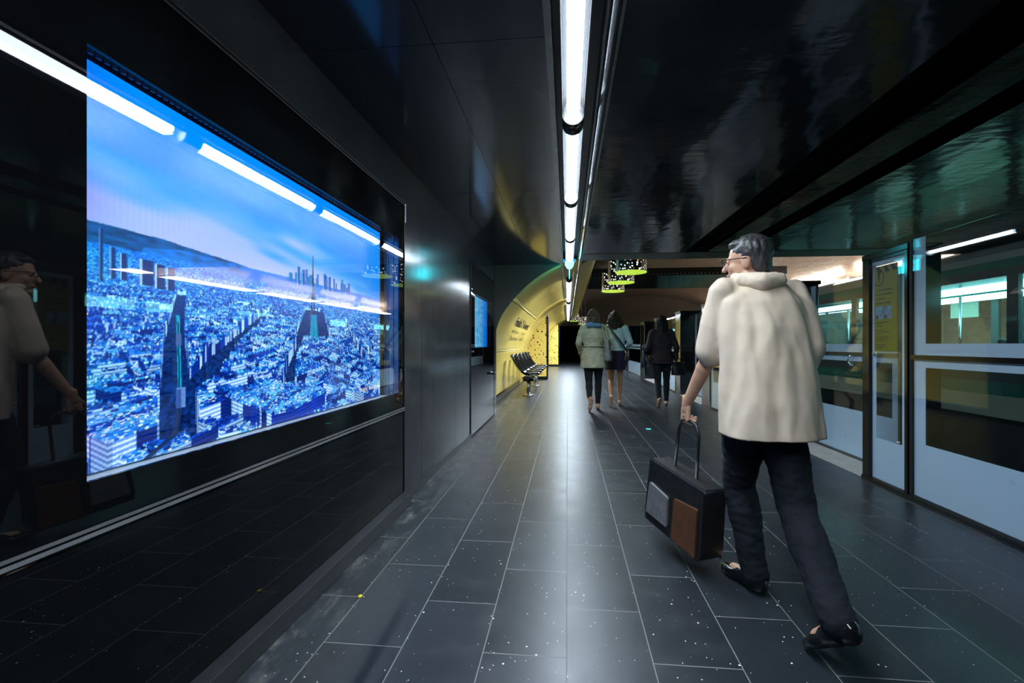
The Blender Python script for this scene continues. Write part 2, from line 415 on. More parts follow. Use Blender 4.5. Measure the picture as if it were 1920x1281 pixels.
def text_mesh(s, size, depth=0.0, align='LEFT', res=2, bold=0.0):
    """Lettering as plain mesh data (x right, y up)."""
    cu = bpy.data.curves.new('lettering', 'FONT'); cu.body = s; cu.size = size; cu.extrude = depth; cu.align_x = align; cu.resolution_u = res; cu.offset = bold
    o = bpy.data.objects.new('lettering', cu); C.objects.link(o)
    dg = bpy.context.evaluated_depsgraph_get()
    me = bpy.data.meshes.new_from_object(o.evaluated_get(dg))
    v = [tuple(p.co) for p in me.vertices]; f = [tuple(p.vertices) for p in me.polygons]
    bpy.data.objects.remove(o); bpy.data.curves.remove(cu); bpy.data.meshes.remove(me)
    return v, f
def city_picture(W, HH):
    """An aerial view of a city towards a lattice tower, as sRGB rows from the top down."""
    import numpy as np
    rs = np.random.RandomState(7)
    T = rs.rand(256, 256)
    def h2(i, j, k=0):
        i = np.asarray(i, dtype=np.int64); j = np.asarray(j, dtype=np.int64)
        return T[(i * 73 + j * 157 + k * 37 + (j >> 3) * 11) & 255, (i * 31 + j * 17 + k * 91 + (i >> 3) * 7) & 255]
    def noise(x, y, k=0):
        i = np.floor(x); j = np.floor(y); a = x - i; b = y - j
        a = a * a * (3 - 2 * a); b = b * b * (3 - 2 * b)
        return (h2(i, j, k) * (1 - a) + h2(i + 1, j, k) * a) * (1 - b) + (h2(i, j + 1, k) * (1 - a) + h2(i + 1, j + 1, k) * a) * b
    ALT, K, HZ = 210.0, 1.93, 0.395
    KU = K / 1.78
    d = 560.0 * 1.0022 ** np.arange(1750)
    u = (np.arange(W) + .5) / W
    D = d[:, None] * np.ones((1, W)); U = np.ones((len(d), 1)) * u[None]
    X = (U - .5) * D / KU
    V0 = HZ + K * ALT / D
    # warped street grid
    wx = X + 60 * (noise(X / 400, D / 400, 1) - .5); wy = D + 60 * (noise(X / 400, D / 400, 2) - .5)
    reg = (noise(X / 900, D / 900, 5) > .5)
    ang = np.where(reg, .62, .18)
    gx = wx * np.cos(ang) + wy * np.sin(ang); gy = -wx * np.sin(ang) + wy * np.cos(ang)
    bx, by = 140.0, 108.0
    ci = np.floor(gx / bx); fx = gx - ci * bx
    cj = np.floor(gy / by + .5 * (ci % 2)); fy = gy - (cj - .5 * (ci % 2)) * by
    street = (fx < 15) | (fy < 15)
    court = (np.abs(fx - 77) < 32) & (np.abs(fy - 61) < 18)
    p = np.where(np.abs(fy - 61) > 22, fx, fy)
    bi = np.floor(p / 19.0)
    side = (np.abs(fy - 61) > 22) * 1 + (fy > 61) * 2 + (fx > 77) * 4
    key = ci * 13 + bi * 3 + side
    hh = 27 + 16 * h2(key, cj * 7 + side, 3) + 9 * (h2(ci, cj, 9) > .9)
    slab = (h2(ci, cj, 12) > .86)
    hh = np.where(slab, 32 + 20 * h2(ci, cj, 13), hh)
    chim = (np.mod(p, 19.0) < 2.6) & ~slab
    H = np.where(street, 0.0, np.where(court & ~slab, 3.0, hh + 3.5 * chim + 2.5 * (h2(np.floor(gx / 4), np.floor(gy / 4), 4) > .8)))
    tree = np.zeros_like(H, bool)
    # boulevards given in the picture and carried to the ground
    def road(pts, wid, th, trees=True):
        q = [((a - .5) * (K * ALT / (b - HZ)) / KU, K * ALT / (b - HZ)) for a, b in pts]
        m = np.zeros_like(tree)
        for (x0, y0), (x1, y1) in zip(q[:-1], q[1:]):
            L2 = (x1 - x0) ** 2 + (y1 - y0) ** 2
            tt = np.clip(((X - x0) * (x1 - x0) + (D - y0) * (y1 - y0)) / L2, 0, 1)
            m |= np.hypot(X - x0 - tt * (x1 - x0), D - y0 - tt * (y1 - y0)) < wid
        H[m] = th * (0.5 + noise(X[m] / 9, D[m] / 9, 6)); tree[m] = trees
    road([(.203, .545), (.19, .69), (.195, .93), (.2, 1.05)], 23, 7)
    road([(.2, .93), (.296, .748), (.416, .593), (.49, .53)], 36, 10)
    road([(.49, .96), (.505, .8), (.545, .69)], 17, 6)
    road([(.76, .58), (.80, .69), (.87, .82)], 16, 6)
    road([(.595, .69), (.60, .545)], 105, 9)
    road([(.87, .82), (1.0, .70)], 12, 5)
    lawn = (np.abs(X - (.597 - .5) * D / KU) < 28) & (D > 1350) & (D < 2600)
    H[lawn] = 0.5
    low = D > 5200
    H = np.where(low, 14 * noise(X / 60, D / 60, 8) + 14 * (h2(np.floor(X / 70), np.floor(D / 70), 3) > .8), H)
    wood = low & (noise(X / 900 + 7, D / 1500, 15) > .52)
    # far wooded ridge on the left
    H = H + np.clip((D - 9000) / 9000, 0, 1) * 260 * np.clip((.36 - U) / .2, 0, 1) ** .7 * (.9 + .2 * noise(X / 500, D / 800, 21))
    VT = HZ + K * (ALT - H) / D
    M = np.minimum.accumulate(VT, axis=0)
    rows = (np.arange(HH) + .5) / HH
    idx = np.zeros((HH, W), np.int64); ok = np.zeros((HH, W), bool)
    for c in range(W):
        k = np.searchsorted(-M[:, c], -rows, side='left')
        ok[:, c] = k < len(d); idx[:, c] = np.minimum(k, len(d) - 1)
    cc = np.broadcast_to(np.arange(W)[None], (HH, W))
    g = lambda A: A[idx, cc]
    Dh, Hh, Xh = g(D), g(H), g(X)
    R = np.broadcast_to(rows[:, None], (HH, W)); UU = np.broadcast_to(u[None], (HH, W))
    z = ALT - (R - HZ) * Dh / K
    facade = (z < Hh - np.maximum(1.5, Dh * .003)) & (Hh > 8) & ~g(tree)
    kk, cj2, sd = g(key), g(cj), g(side)
    rnd = h2(kk, cj2, 31); rnd2 = h2(kk, cj2, 32)
    gxx, gyy = g(gx), g(gy)
    roof = np.stack([.02 + .40 * rnd ** 2.5, .20 + .50 * rnd ** 1.5, .52 + .44 * rnd], -1)
    fine = h2(np.floor(gxx / 3.5), np.floor(gyy / 3.5), 40)
    roof = roof * (.65 + .55 * fine)[..., None] + (fine > .86)[..., None] * np.array([.5, .42, .3])
    lit = ((sd // 2 + kk) % 3 != 0) & (rnd2 > .25)
    fac = np.where(lit[..., None], np.array([.72, .87, 1.0]), np.array([.02, .24, .62])) * (.62 + .42 * rnd2)[..., None]
    floorline = np.mod(z, 4.4) / 4.4
    win = (floorline > .42) & (np.mod(gxx * .7 + gyy * .7, 3.6) > 1.6)
    fac = np.where(((win & (Dh < 1500)) | ((floorline > .5) & (Dh < 1000)))[..., None], fac * np.array([.58, .64, .78]), fac)
    img = np.where(facade[..., None], fac, roof)
    img = np.where(((g(street * 1.0) > .5) & ~facade)[..., None], np.array([.03, .10, .30]) * (.7 + .8 * fine)[..., None], img)
    tn = noise(Xh / 5, Dh / 7, 50)
    tr = np.stack([.01 + .07 * tn, .07 + .17 * tn, .20 + .28 * tn], -1)
    img = np.where((g(tree * 1.0) > .5)[..., None], tr, img)
    img = np.where((g(lawn * 1.0) > .5)[..., None], np.array([.10, .48, .58]) * (.7 + .5 * tn)[..., None], img)
    img = np.where((g(wood * 1.0) > .5)[..., None], np.array([.05, .30, .52]) * (.8 + .4 * tn)[..., None], img)
    far = np.clip((Dh - 1400) / 6000, 0, 1) ** .7
    spk = (h2(np.floor(UU * 520), np.floor(R * 700), 61) > .93)
    img = np.where((spk & (Dh > 3000) & (g(wood * 1.0) < .5))[..., None], np.array([.75, .92, 1.0]), img)
    img = img * (1 - .62 * far)[..., None] + (np.array([.04, .46, .88]) * .62) * far[..., None]
    hill = (Dh > 9000) & (UU < .36)
    img = np.where(hill[..., None], np.array([.05, .27, .46]) * (.8 + .45 * noise(UU * 60, R * 120, 70))[..., None] + np.array([0, .10, .18]) * (noise(UU * 14, R * 40, 71) > .55)[..., None], img)
    # sky: deep azure above, pale towards the horizon, streaked with thin cloud
    s = np.clip(R / HZ, 0, 1)
    cl = noise(UU * 3 + R * 5, (R - .25 * UU) * 9, 80) * .65 + noise(UU * 9 + R * 9, (R - .25 * UU) * 30, 81) * .35
    k = np.clip((s - .42 + (cl - .5) * .60 + .20 * np.exp(-((UU - .28) / .22) ** 2) - .75 * np.clip(UU - .50, 0, 1)) / .62, 0, 1)
    k = k * k * (3 - 2 * k) * .95
    sky = np.array([.0, .56, .93]) * (1 - k)[..., None] + np.array([.74, .80, .98]) * k[..., None]
    sky = sky + np.array([.06, .02, .04]) * np.clip((cl - .5) * 2, 0, 1)[..., None]
    img = np.clip(.40 + (img - .34) * 1.30, 0, 1)
    img = np.where(ok[..., None], img, sky)
    # skyscrapers beside the tower and the tower itself
    def box(a, b, t, m, col):
        q = (UU > a) & (UU < b) & (R > t) & (R < m); img[q] = np.array(col) * (.9 + .2 * h2(np.floor(UU[q] * 900), np.floor(R[q] * 400), 90))[:, None]
    for n in range(26):
        a = .48 + .30 * rs.rand(); box(a, a + .006 + .008 * rs.rand(), .352 + .035 * rs.rand(), .42, (.04, .38 + .15 * rs.rand(), .76))
    for a, t, w_ in ((.525, .352, .012), (.543, .36, .014), (.64, .352, .014), (.665, .36, .013), (.69, .362, .009), (.76, .39, .012), (.90, .42, .006)):
        box(a, a + w_, t, .43, (.03, .33, .70)); box(a, a + w_ * .25, t, .43, (.4, .75, .95))
    for a, b, t, m in ((.07, .076, .40, .53), (.13, .152, .455, .525), (.155, .172, .46, .53), (.175, .19, .465, .53), (.085, .093, .44, .52), (.10, .11, .45, .52), (.045, .055, .44, .56), (.03, .037, .43, .55)):
        box(a, b, t, m, (.06, .22, .48)); box(a, a + (b - a) * .18, t, m, (.72, .84, .95))
    tv = np.clip((R - .284) / (.545 - .284), 0, 1)
    half = .0012 + .0035 * tv + .016 * np.clip(tv - .55, 0, 1) ** 2 * 2.2
    du = np.abs(UU - .592)
    tw = (R > .284) & (R < .55) & (du < half) & ~((tv > .80) & (du < half * .55) & (tv < 1.0) & (du < .010 * (tv - .78) * 6))
    img[tw] = np.array([.05, .14, .30])
    for tt in (.47, .74):
        q = (np.abs(tv - tt) < .014) & (du < half * 1.35 + .0008); img[q] = np.array([.04, .11, .25])
    # raised railway in the boulevard
    for a0, b0, a1, b1, w_, col in ((.196, .60, .2005, .86, .0035, (.16, .66, .80)), (.196, .62, .200, .86, .0012, (.03, .1, .25)), (.201, .86, .19, .95, .006, (.12, .2, .36)), (.19, .95, .12, 1.02, .007, (.10, .17, .34))):
        t = np.clip((R - b0) / (b1 - b0), 0, 1); q = (R > b0) & (R < b1) & (np.abs(UU - a0 - t * (a1 - a0)) < w_); img[q] = np.array(col)
    box(.193, .211, .815, .875, (.42, .56, .80)); box(.1935, .2025, .82, .875, (.24, .36, .62)); box(.192, .203, .655, .69, (.30, .42, .62))
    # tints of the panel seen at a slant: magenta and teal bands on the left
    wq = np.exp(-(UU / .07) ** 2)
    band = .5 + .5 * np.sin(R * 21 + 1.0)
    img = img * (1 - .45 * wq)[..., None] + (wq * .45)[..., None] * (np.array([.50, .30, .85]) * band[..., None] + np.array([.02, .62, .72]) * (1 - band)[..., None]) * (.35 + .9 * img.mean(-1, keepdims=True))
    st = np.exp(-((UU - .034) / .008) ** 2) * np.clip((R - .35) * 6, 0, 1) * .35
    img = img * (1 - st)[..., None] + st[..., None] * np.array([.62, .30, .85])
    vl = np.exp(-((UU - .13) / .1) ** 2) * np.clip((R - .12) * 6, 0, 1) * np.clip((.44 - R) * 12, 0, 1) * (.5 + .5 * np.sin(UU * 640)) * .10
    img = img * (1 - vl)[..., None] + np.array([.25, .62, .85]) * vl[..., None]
    g_ = img.mean(-1, keepdims=True)
    img = g_ + (img - g_) * 1.18
    img = img * np.array([.98, .99, 1.0])
    return np.clip(img, 0, 1)

# ------------------------------------------------------------------ the setting
XW = -1.14                     # face of the left wall
ZC = 2.376                     # ceiling height
YB, YE = -3.2, 42.0            # ends of the platform

struct(MB().box(-1.42, 2.80, YB, YE, -0.12, 0.0).build('floor', M['floor']))

# left wall: satin metal sheets between and above the displays, with vertical joints
wl = MB()
wl.box(XW - .30, XW, YB, 0.10, 0.0, ZC)
wl.box(XW - .30, XW + .004, 0.10, 3.035, 2.10, ZC)                 # fascia over the large display
for a, b in ((3.041, 3.415), (3.419, 3.72), (3.724, 4.49), (4.494, 4.80), (4.804, 5.180)):
    wl.box(XW - .30, XW, a, b, 0.0, ZC)
wl.box(XW - .30, XW - .012, 3.03, 5.19, 0.0, ZC)
wl.box(XW - .30, XW, 5.184, 6.885, 2.10, ZC)
wl.box(XW - .30, XW + .004, 6.885, 7.08, 0.0, ZC)
struct(wl.build('wall_left', M['wall_sheet']))
struct(MB().box(XW - .30, XW + .012, 3.045, 5.18, 0.0, 0.055).build('baseboard_left', M['satin_black']))
struct(MB().box(-1.44, 2.9, YB - .1, YB, 0.0, ZC).build('wall_back', M['satin_black']))

# left ceiling: sheets with fine joints
cl = MB()
ycuts = [YB, -1.9, 0.0, 1.84, 3.68, 4.445, 7.10]
for x0, x1 in ((-1.44, -0.566), (-0.563, -0.092)):
    for a, b in zip(ycuts[:-1], ycuts[1:]):
        cl.box(x0, x1, a + .0015, b - .0015, ZC, ZC + .02)
cl.box(-1.44, -0.092, YB, 7.10, ZC + .012, ZC + .05)
struct(cl.build('ceiling_left', M['ceiling_sheet']))

# right ceiling: glossy boards with two deep slots
cr = MB()
for a, b in ((0.215, 1.595), (1.905, 2.165), (2.375, 10.8)):
    cr.box(a, b, YB, 6.30, ZC, ZC + .04)
cr.box(0.215, 10.8, YB, 6.30, ZC + .16, ZC + .20)
struct(cr.build('ceiling_right', M['ceiling_gloss']))
sl = MB()
for a, b in ((1.595, 1.905), (2.165, 2.375)):
    sl.box(a - .006, a, YB, 6.30, ZC + .001, ZC + .16); sl.box(b, b + .006, YB, 6.30, ZC + .001, ZC + .16)
    sl.box(a, b, YB, 6.30, ZC + .150, ZC + .158)
struct(sl.build('trim_ceiling_slots', M['pit_black']))
bm_ = MB().box(0.215, 10.8, 6.335, 6.80, ZC, ZC + .34).box(0.215, 10.8, 6.30, 6.335, ZC + .05, ZC + .2)
struct(bm_.build('ceiling_beam', noisy('beam_board', (0.022, 0.020, 0.018), (0.034, 0.031, 0.028), 2.0, 0.34)))

# light channel running down the ceiling
ch = MB()
ch.box(-.092, -.064, YB, 24.0, ZC - .012, ZC + .13, 0)
ch.box(.150, .158, YB, 24.0, ZC - .004, ZC + .13, 0)
ch.box(-.064, .150, YB, 24.0, ZC + .115, ZC + .13, 1)
ch.box(.158, .215, YB, 24.0, ZC + .02, ZC + .05, 1)
ch.prism([(.203, ZC - .012), (.216, ZC - .012), (.216, ZC + .05), (.203, ZC + .05)], 'y', YB, 24.0, 0)
struct(ch.build('trim_light_channel', [M['dark_steel'], noisy('channel_grey', (0.05, 0.047, 0.046), (0.085, 0.08, 0.078), 3, 0.45)]))
rf = MB().prism([(.163, ZC + .006), (.186, ZC - .012), (.190, ZC - .008), (.170, ZC + .016)], 'y', YB, 24.0)
struct(rf.build('trim_reflector_strip', M['chrome']))

# yellow arch: quarter vault springing from the floor on the left
ARC = [(-1.335, 0.0), (-1.352, .30), (-1.340, .60), (-1.285, .95), (-1.215, 1.17), (-1.134, 1.34), (-1.069, 1.554), (-.872, 1.821), (-.604, 2.087), (-.356, 2.257), (-.126, 2.368), (.15, 2.455), (.47, 2.52)]
def spline(pts, n):
    P = [Vector(p) for p in pts]; P = [2 * P[0] - P[1]] + P + [2 * P[-1] - P[-2]]
    out = []
    for i in range(1, len(P) - 2):
        for k in range(n):
            t = k / n
            out.append(.5 * ((2 * P[i]) + (P[i + 1] - P[i - 1]) * t + (2 * P[i - 1] - 5 * P[i] + 4 * P[i + 1] - P[i + 2]) * t * t + (3 * P[i] - P[i - 1] - 3 * P[i + 1] + P[i + 2]) * t ** 3))
    out.append(P[-2]); return out
A = spline(ARC, 6)
def smooth_poly(A, it):
    for _ in range(it):
        A = [A[0]] + [(A[i - 1] + 2 * A[i] + A[i + 1]) / 4 for i in range(1, len(A) - 1)] + [A[-1]]
    return A
A = smooth_poly(A, 12)
NRM = []
for i, p in enumerate(A):
    d = A[min(i + 1, len(A) - 1)] - A[max(i - 1, 0)]; d.normalize(); NRM.append(Vector((d[1], -d[0])))   # towards the room
def arc_sheet(y0, y1, i0, i1, off, thick):
    q = [A[i] + NRM[i] * off for i in range(i0, i1)]; r = [A[i] + NRM[i] * (off - thick) for i in range(i0, i1)]
    mb = MB(); n = len(q)
    v = [(p[0], y, p[1]) for y in (y0, y1) for p in q + r[::-1]]
    m = 2 * n
    mb.add(v, [(i, (i + 1) % m, m + (i + 1) % m, m + i) for i in range(m)], 0, False)
    mb.sm[:] = [(i < n - 1) or (n <= i < m - 1) for i in range(m)]
    mb.add(v, [tuple(range(m))[::-1], tuple(range(m, 2 * m))])
    return mb
arch = MB()
j1 = min(range(len(A)), key=lambda i: abs(A[i][1] - .98)); j2 = min(range(len(A)), key=lambda i: abs(A[i][1] - 1.80) + (A[i][0] > -.5) * 9)
for y0, y1 in ((7.10, 9.99), (10.0, 12.39), (12.4, 16.99), (17.0, 21.49), (21.5, 26.0)):
    for i0, i1 in ((0, j1 + 1), (j1, j2 + 1), (j2, len(A))):
        s_ = arc_sheet(y0, y1, i0, i1, 0.0, .05); arch.add(s_.v, s_.f, 0); arch.sm[-len(s_.sm):] = s_.sm
rib = arc_sheet(12.40, 14.2, 0, len(A) - 10, .02, .02)
o_ = len(arch.v); arch.add(rib.v, rib.f, 0); arch.sm[-len(rib.sm):] = rib.sm
wa = struct(arch.build('wall_arch', M['yellow']))
struct(arc_sheet(7.12, 26.0, 0, 4, .012, .012).build('baseboard_arch', M['gloss_black']))
# bright joint strips on the yellow lining
jt = MB()
for j in (j1, j2):
    p = A[j] + NRM[j] * .004
    jt.tube([(p[0], 7.12, p[1]), (p[0], 16.9, p[1])], .007, 8)
struct(jt.build('trim_arch_joints', mat('pale_yellow', (0.85, 0.72, 0.30), 0.3)))
# spandrel over the arch
sp = MB(); pts = [(p[0], p[1]) for p in A if p[1] < ZC and p[1] > .9]
prof = [(-1.45, .9)] + pts + [(pts[-1][0] + .02, ZC + .06), (-1.45, ZC + .06)]
sp.prism(prof, 'y', 7.085, 7.12)
struct(sp.build('wall_spandrel', M['olive']))
struct(MB().prism([(.205, ZC - .012), (.48, ZC + .15), (.48, ZC + .34), (.205, ZC + .34)], 'y', 6.82, 7.10).build('trim_channel_cheek', M['matte_black']))
struct(MB().box(-1.44, -1.30, 26.0, YE, 0, 3.05).build('wall_left_far', M['matte_black']))
struct(MB().box(-1.6, 11, YE, YE + .1, -1.2, 5).build('wall_end', M['pit_black']))

# great tiled vault over platform and tracks
def vault(y0, y1, ny):
    n = 72; a = 6.35; b = 3.65; xc = 4.6; z0 = .54
    ang = [math.acos(-4.28 / a) - (math.acos(-4.28 / a) + math.radians(10)) * i / n for i in range(n + 1)]
    P = [(xc + a * math.cos(t), z0 + b * math.sin(t)) for t in ang]
    L = [0]
    for i in range(n): L.append(L[-1] + math.dist(P[i], P[i + 1]))
    ys = [y0 + (y1 - y0) * k / ny for k in range(ny + 1)]
    v = [(p[0], y, p[1]) for y in ys for p in P]
    f = [(k * (n + 1) + i, k * (n + 1) + i + 1, (k + 1) * (n + 1) + i + 1, (k + 1) * (n + 1) + i) for k in range(ny) for i in range(n)]
    me = bpy.data.meshes.new('ceiling_vault'); me.from_pydata(v, [], f)
    uv = me.uv_layers.new(name='arc')
    for lp in me.loops:
        k, i = divmod(lp.vertex_index, n + 1); uv.data[lp.index].uv = (ys[k], L[i])
    me.polygons.foreach_set('use_smooth', [True] * len(f)); me.materials.append(M['vault_tile'])
    o = bpy.data.objects.new('ceiling_vault', me); C.objects.link(o)
    sd = o.modifiers.new('thick', 'SOLIDIFY'); sd.thickness = .12; sd.offset = 1
    return struct(o)
vault(-2.5, YE, 12)
struct(MB().box(-1.44, .40, 26.0, YE, 3.05, 3.15).build('ceiling_far', M['matte_black']))
# far bulkhead closing the vault over a lower passage
bk = MB()
pr = [(4.6 + 6.35 * math.cos(t), .54 + 3.65 * math.sin(t)) for t in [math.radians(180 - 180 * i / 40) for i in range(41)]]
pr = [p for p in pr if p[1] > 2.30]
bk.prism([(pr[0][0], 2.30)] + pr + [(pr[-1][0], 2.30)], 'y', 29.0, 29.3)
struct(bk.build('wall_bulkhead', noisy('bulkhead_grey', (0.075, 0.063, 0.058), (0.11, 0.092, 0.084), 1.2, 0.5)))
# cross beams hanging under the vault
xb = MB().box(.62, 5.4, 11.6, 14.3, 2.86, 3.05)
struct(xb.build('ceiling_crossing', mat('crossing_gloss', (0.02, 0.023, 0.023), 0.16)))
xr = MB()
for k in range(48):
    xr.ball((.7 + k * .098, 11.59, 2.90), .012, seg=6, rg=4)
struct(xr.build('trim_crossing_studs', M['steel']))
# track bed and the platform opposite
struct(MB().box(2.80, 7.75, YB, YE, -1.25, -1.10).build('floor_track', noisy('ballast', (0.012, 0.011, 0.010), (0.03, 0.028, 0.025), 14, 0.9, 0.5, 0.02)))
struct(MB().box(7.75, 11.0, YB, YE, -1.2, 0.0).build('floor_opposite', M['satin_black']))
struct(MB().box(2.765, 2.80, YB, YE, -1.1, -0.12).build('wall_platform_edge', M['pit_black']))

# ------------------------------------------------------------------ large picture display on the left wall
exec_city = city_picture(1280, 960).reshape(480, 2, 640, 2, 3).mean((1, 3))

disp = thing('display_case', 'large black glass display case showing a blue aerial city view with a lattice tower', 'display', (XW, 1.96, 0), absolute=True)
OY0, OY1, OZ0, OZ1 = .962, 2.962, .780, 1.828           # opening in the back-painted glass
SX, SY0, SY1, SZ0, SZ1 = -1.256, .955, 2.90, .767, 1.859  # the picture behind it
gb = MB()
gx0, gx1 = XW - .012, XW
gb.box(gx0, gx1, .10, OY0, .672, 2.078); gb.box(gx0, gx1, OY1, 3.030, .672, 2.078)
gb.box(gx0, gx1, OY0, OY1, .672, OZ0); gb.box(gx0, gx1, OY0, OY1, OZ1, 2.078)
gb.build('painted_glass', M['black_glass'], disp)
MB().box(XW - .006, XW - .0005, OY0 - .0, OY1, OZ0, OZ1).build('window_pane', M['clear_glass'], disp)
MB().box(XW - .012, XW, .10, 3.030, .085, .640).build('lower_panel', M['black_glass'], disp, bevel=.003)
MB().prism([(XW - .02, .642), (XW + .003, .642), (XW + .010, .648), (XW + .004, .657), (XW + .010, .664), (XW + .003, .670), (XW - .02, .670)], 'y', .10, 3.036).build('middle_rail', M['rail_metal'], disp)
MB().prism([(XW - .02, 2.080), (XW + .006, 2.080), (XW + .006, 2.087), (XW - .002, 2.090), (XW + .008, 2.096), (XW + .008, 2.100), (XW - .02, 2.100)], 'y', .10, 3.036).build('top_trim', M['rail_metal'], disp)
MB().box(XW - .02, XW + .006, 3.030, 3.038, .085, 2.10).build('side_trim', M['rail_metal'], disp)
hp = MB().box(XW + .006, XW + .009, 3.0385, 3.050, 1.965, 2.075).box(XW + .006, XW + .009, 3.0385, 3.054, 2.080, 2.095)
hp.build('hinge_plate', M['white_plastic'], disp)['label'] = 'small white hinge plate on the edge'
MB().box(XW - .28, XW + .058, .10, 3.034, .0, .080).build('plinth', M['satin_black'], disp, bevel=.004)
# niche behind the pane
nc = MB()
nc.box(XW - .16, XW - .135, .80, 3.02, .70, 1.95); nc.box(XW - .14, XW - .012, .78, .80, .70, 1.95)
nc.box(XW - .135, XW - .012, .80, OY1, 1.905, 1.915)
nc.build('niche_lining', mat('niche_black', (0.02, 0.03, 0.05), 0.4), disp)
sd_ = MB()
for k in range(3):
    sd_.box(XW - .115 + k * .036, XW - .082 + k * .036 - .002, OY1 + .001, OY1 + .02, .74, 1.91)
sd_.build('side_cheek', mat('cheek_grey', (0.22, 0.26, 0.34), 0.18, metal=.8), disp)
MB().box(XW - .135, XW - .012, .80, OY1, .735, .7605).build('sill', mat('sill_grey', (0.55, 0.57, 0.60), 0.4), disp)
vg = MB()
for k in range(90):
    y = .90 + k * .0222
    vg.box(SX + .004, SX + .012, y, y + .012, 1.872, 1.902)
vg.build('vent_grille', mat('grille_blue', (0.20, 0.30, 0.45), 0.4), disp)
# the lit picture: one flat panel whose pixels are a colour per point
def picture_mesh(name, img, y0, y1, z0, z1, x):
    hh, ww = img.shape[:2]
    ys = np.linspace(y0, y1, ww); zs = np.linspace(z1, z0, hh)
    co = np.zeros((hh, ww, 3), np.float32); co[..., 0] = x; co[..., 1] = ys[None]; co[..., 2] = zs[:, None]
    idx = np.arange(hh * ww).reshape(hh, ww)
    q = np.stack([idx[1:, :-1], idx[1:, 1:], idx[:-1, 1:], idx[:-1, :-1]], -1).reshape(-1, 4).astype(np.int32)
    me = bpy.data.meshes.new(name)
    me.vertices.add(hh * ww); me.vertices.foreach_set('co', co.ravel())
    me.loops.add(q.size); me.loops.foreach_set('vertex_index', q.ravel())
    me.polygons.add(len(q)); me.polygons.foreach_set('loop_start', np.arange(0, q.size, 4, dtype=np.int32))
    me.update(calc_edges=True); me.validate()
    at = me.color_attributes.new('picture', 'BYTE_COLOR', 'POINT')
    at.data.foreach_set('color_srgb', np.concatenate([img, np.ones((hh, ww, 1))], -1).astype(np.float32).ravel())
    return me
pm = picture_mesh('screen', exec_city, SY0, SY1, SZ0, SZ1, SX)
ms = mat('picture_light', (0.0, 0.0, 0.0), 0.25); t = NT(ms)
ca = t.n('ShaderNodeVertexColor', layer_name='picture')
t.l(ca.outputs['Color'], t.b.inputs['Emission Color']); t.b.inputs['Emission Strength'].default_value = SCREEN
pm.materials.append(ms)
scr = bpy.data.objects.new('screen', pm); C.objects.link(scr); scr.parent = disp; scr.location = -Vector(disp.location)
scr['label'] = 'glowing blue aerial city picture'
v, f = text_mesh('magic window', .046)
wtx = max(p[0] for p in v)
cap_ = MB().add([(SX + .002, SY1 - .30 + p[0] * .29 / wtx, SZ0 + .052 + p[1]) for p in v], f)
for a in range(6):
    t_ = math.pi * a / 3
cap_.tube([(SX + .002, SY1 - .012 + .006 * math.cos(q), SZ0 + .062 + .006 * math.sin(q)) for q in [2 * math.pi * k / 12 for k in range(13)]], .0012, 6)
sub(cap_, 'caption', emitter('caption_white', (1, 1, 1), 1.0), scr, normals=False)['label'] = 'small white lettering in the lower right corner'

# second display further along
d2 = thing('display_case', 'narrow tall black glass display case with a bright cyan screen before the yellow arch', 'display', (XW, 6.03, 0), absolute=True)
g2 = MB()
a0, a1, b0, b1 = 5.44, 6.56, 1.072, 1.735
g2.box(XW - .012, XW, 5.19, a0, .02, 2.075); g2.box(XW - .012, XW, a1, 6.88, .02, 2.075)
g2.box(XW - .012, XW, a0, a1, .02, b0); g2.box(XW - .012, XW, a0, a1, b1, 2.075)
g2.build('painted_glass', M['black_glass'], d2)
MB().box(XW - .006, XW - .0005, a0, a1, b0, b1).build('window_pane', M['clear_glass'], d2)
MB().box(XW - .03, XW + .010, 5.182, 5.190, .0, 2.09).build('side_trim', M['rail_metal'], d2)
MB().box(XW - .03, XW + .012, 5.19, 6.88, 2.075, 2.10).build('top_trim', M['gloss_black'], d2)
for yy, zz in ((6.86, 2.06), (5.24, 1.77), (5.32, 1.02)): MB().cyl((XW, yy, zz), (XW + .012, yy, zz), .012).build('glass_stud', M['chrome'], d2)
for za, zb in ((b0 - .02, b0), (b1, b1 + .02)): MB().box(XW - .07, XW - .02, a0 - .02, a1 + .02, za, zb).build('niche_lining', M['pit_black'], d2)
mc = mat('cyan_screen', (0, 0, 0), 0.3); t = NT(mc)
p = t.pos(); sxyz = t.n('ShaderNodeSeparateXYZ'); t.l(p, sxyz.inputs[0])
ny = t.math('DIVIDE', t.math('SUBTRACT', sxyz.outputs['Y'], a0), a1 - a0)
vor = t.n('ShaderNodeTexVoronoi', feature='F1', distance='CHEBYCHEV'); vor.inputs['Scale'].default_value = 30; t.l(t.scale(p, 1, 1.2, 2.2), vor.inputs['Vector'])
sp_ = t.n('ShaderNodeSeparateColor'); t.l(vor.outputs['Color'], sp_.inputs[0])
wh = t.math('MULTIPLY', t.math('GREATER_THAN', sp_.outputs[0], .62), t.ramp(ny, [(0.05, (0, 0, 0)), (0.30, (1, 1, 1)), (0.50, (.9, .9, .9)), (0.78, (0, 0, 0))]))
wh = t.math('MULTIPLY', wh, t.noise(p, 7, 4))
colr = t.ramp(ny, [(0.0, (0.0, 0.42, 0.72)), (0.45, (0.0, 0.36, 0.74)), (0.80, (0.0, 0.26, 0.86)), (1.0, (0.0, 0.16, 0.75))])
t.l(t.mix(wh, colr, (0.75, 0.95, 1.0)), t.b.inputs['Emission Color']); t.b.inputs['Emission Strength'].default_value = 1.5
MB().box(XW - .060, XW - .050, a0 - .02, a1 + .02, b0 - .02, b1 + .02).build('screen', mc, d2)['label'] = 'bright cyan screen with pale speckled text'

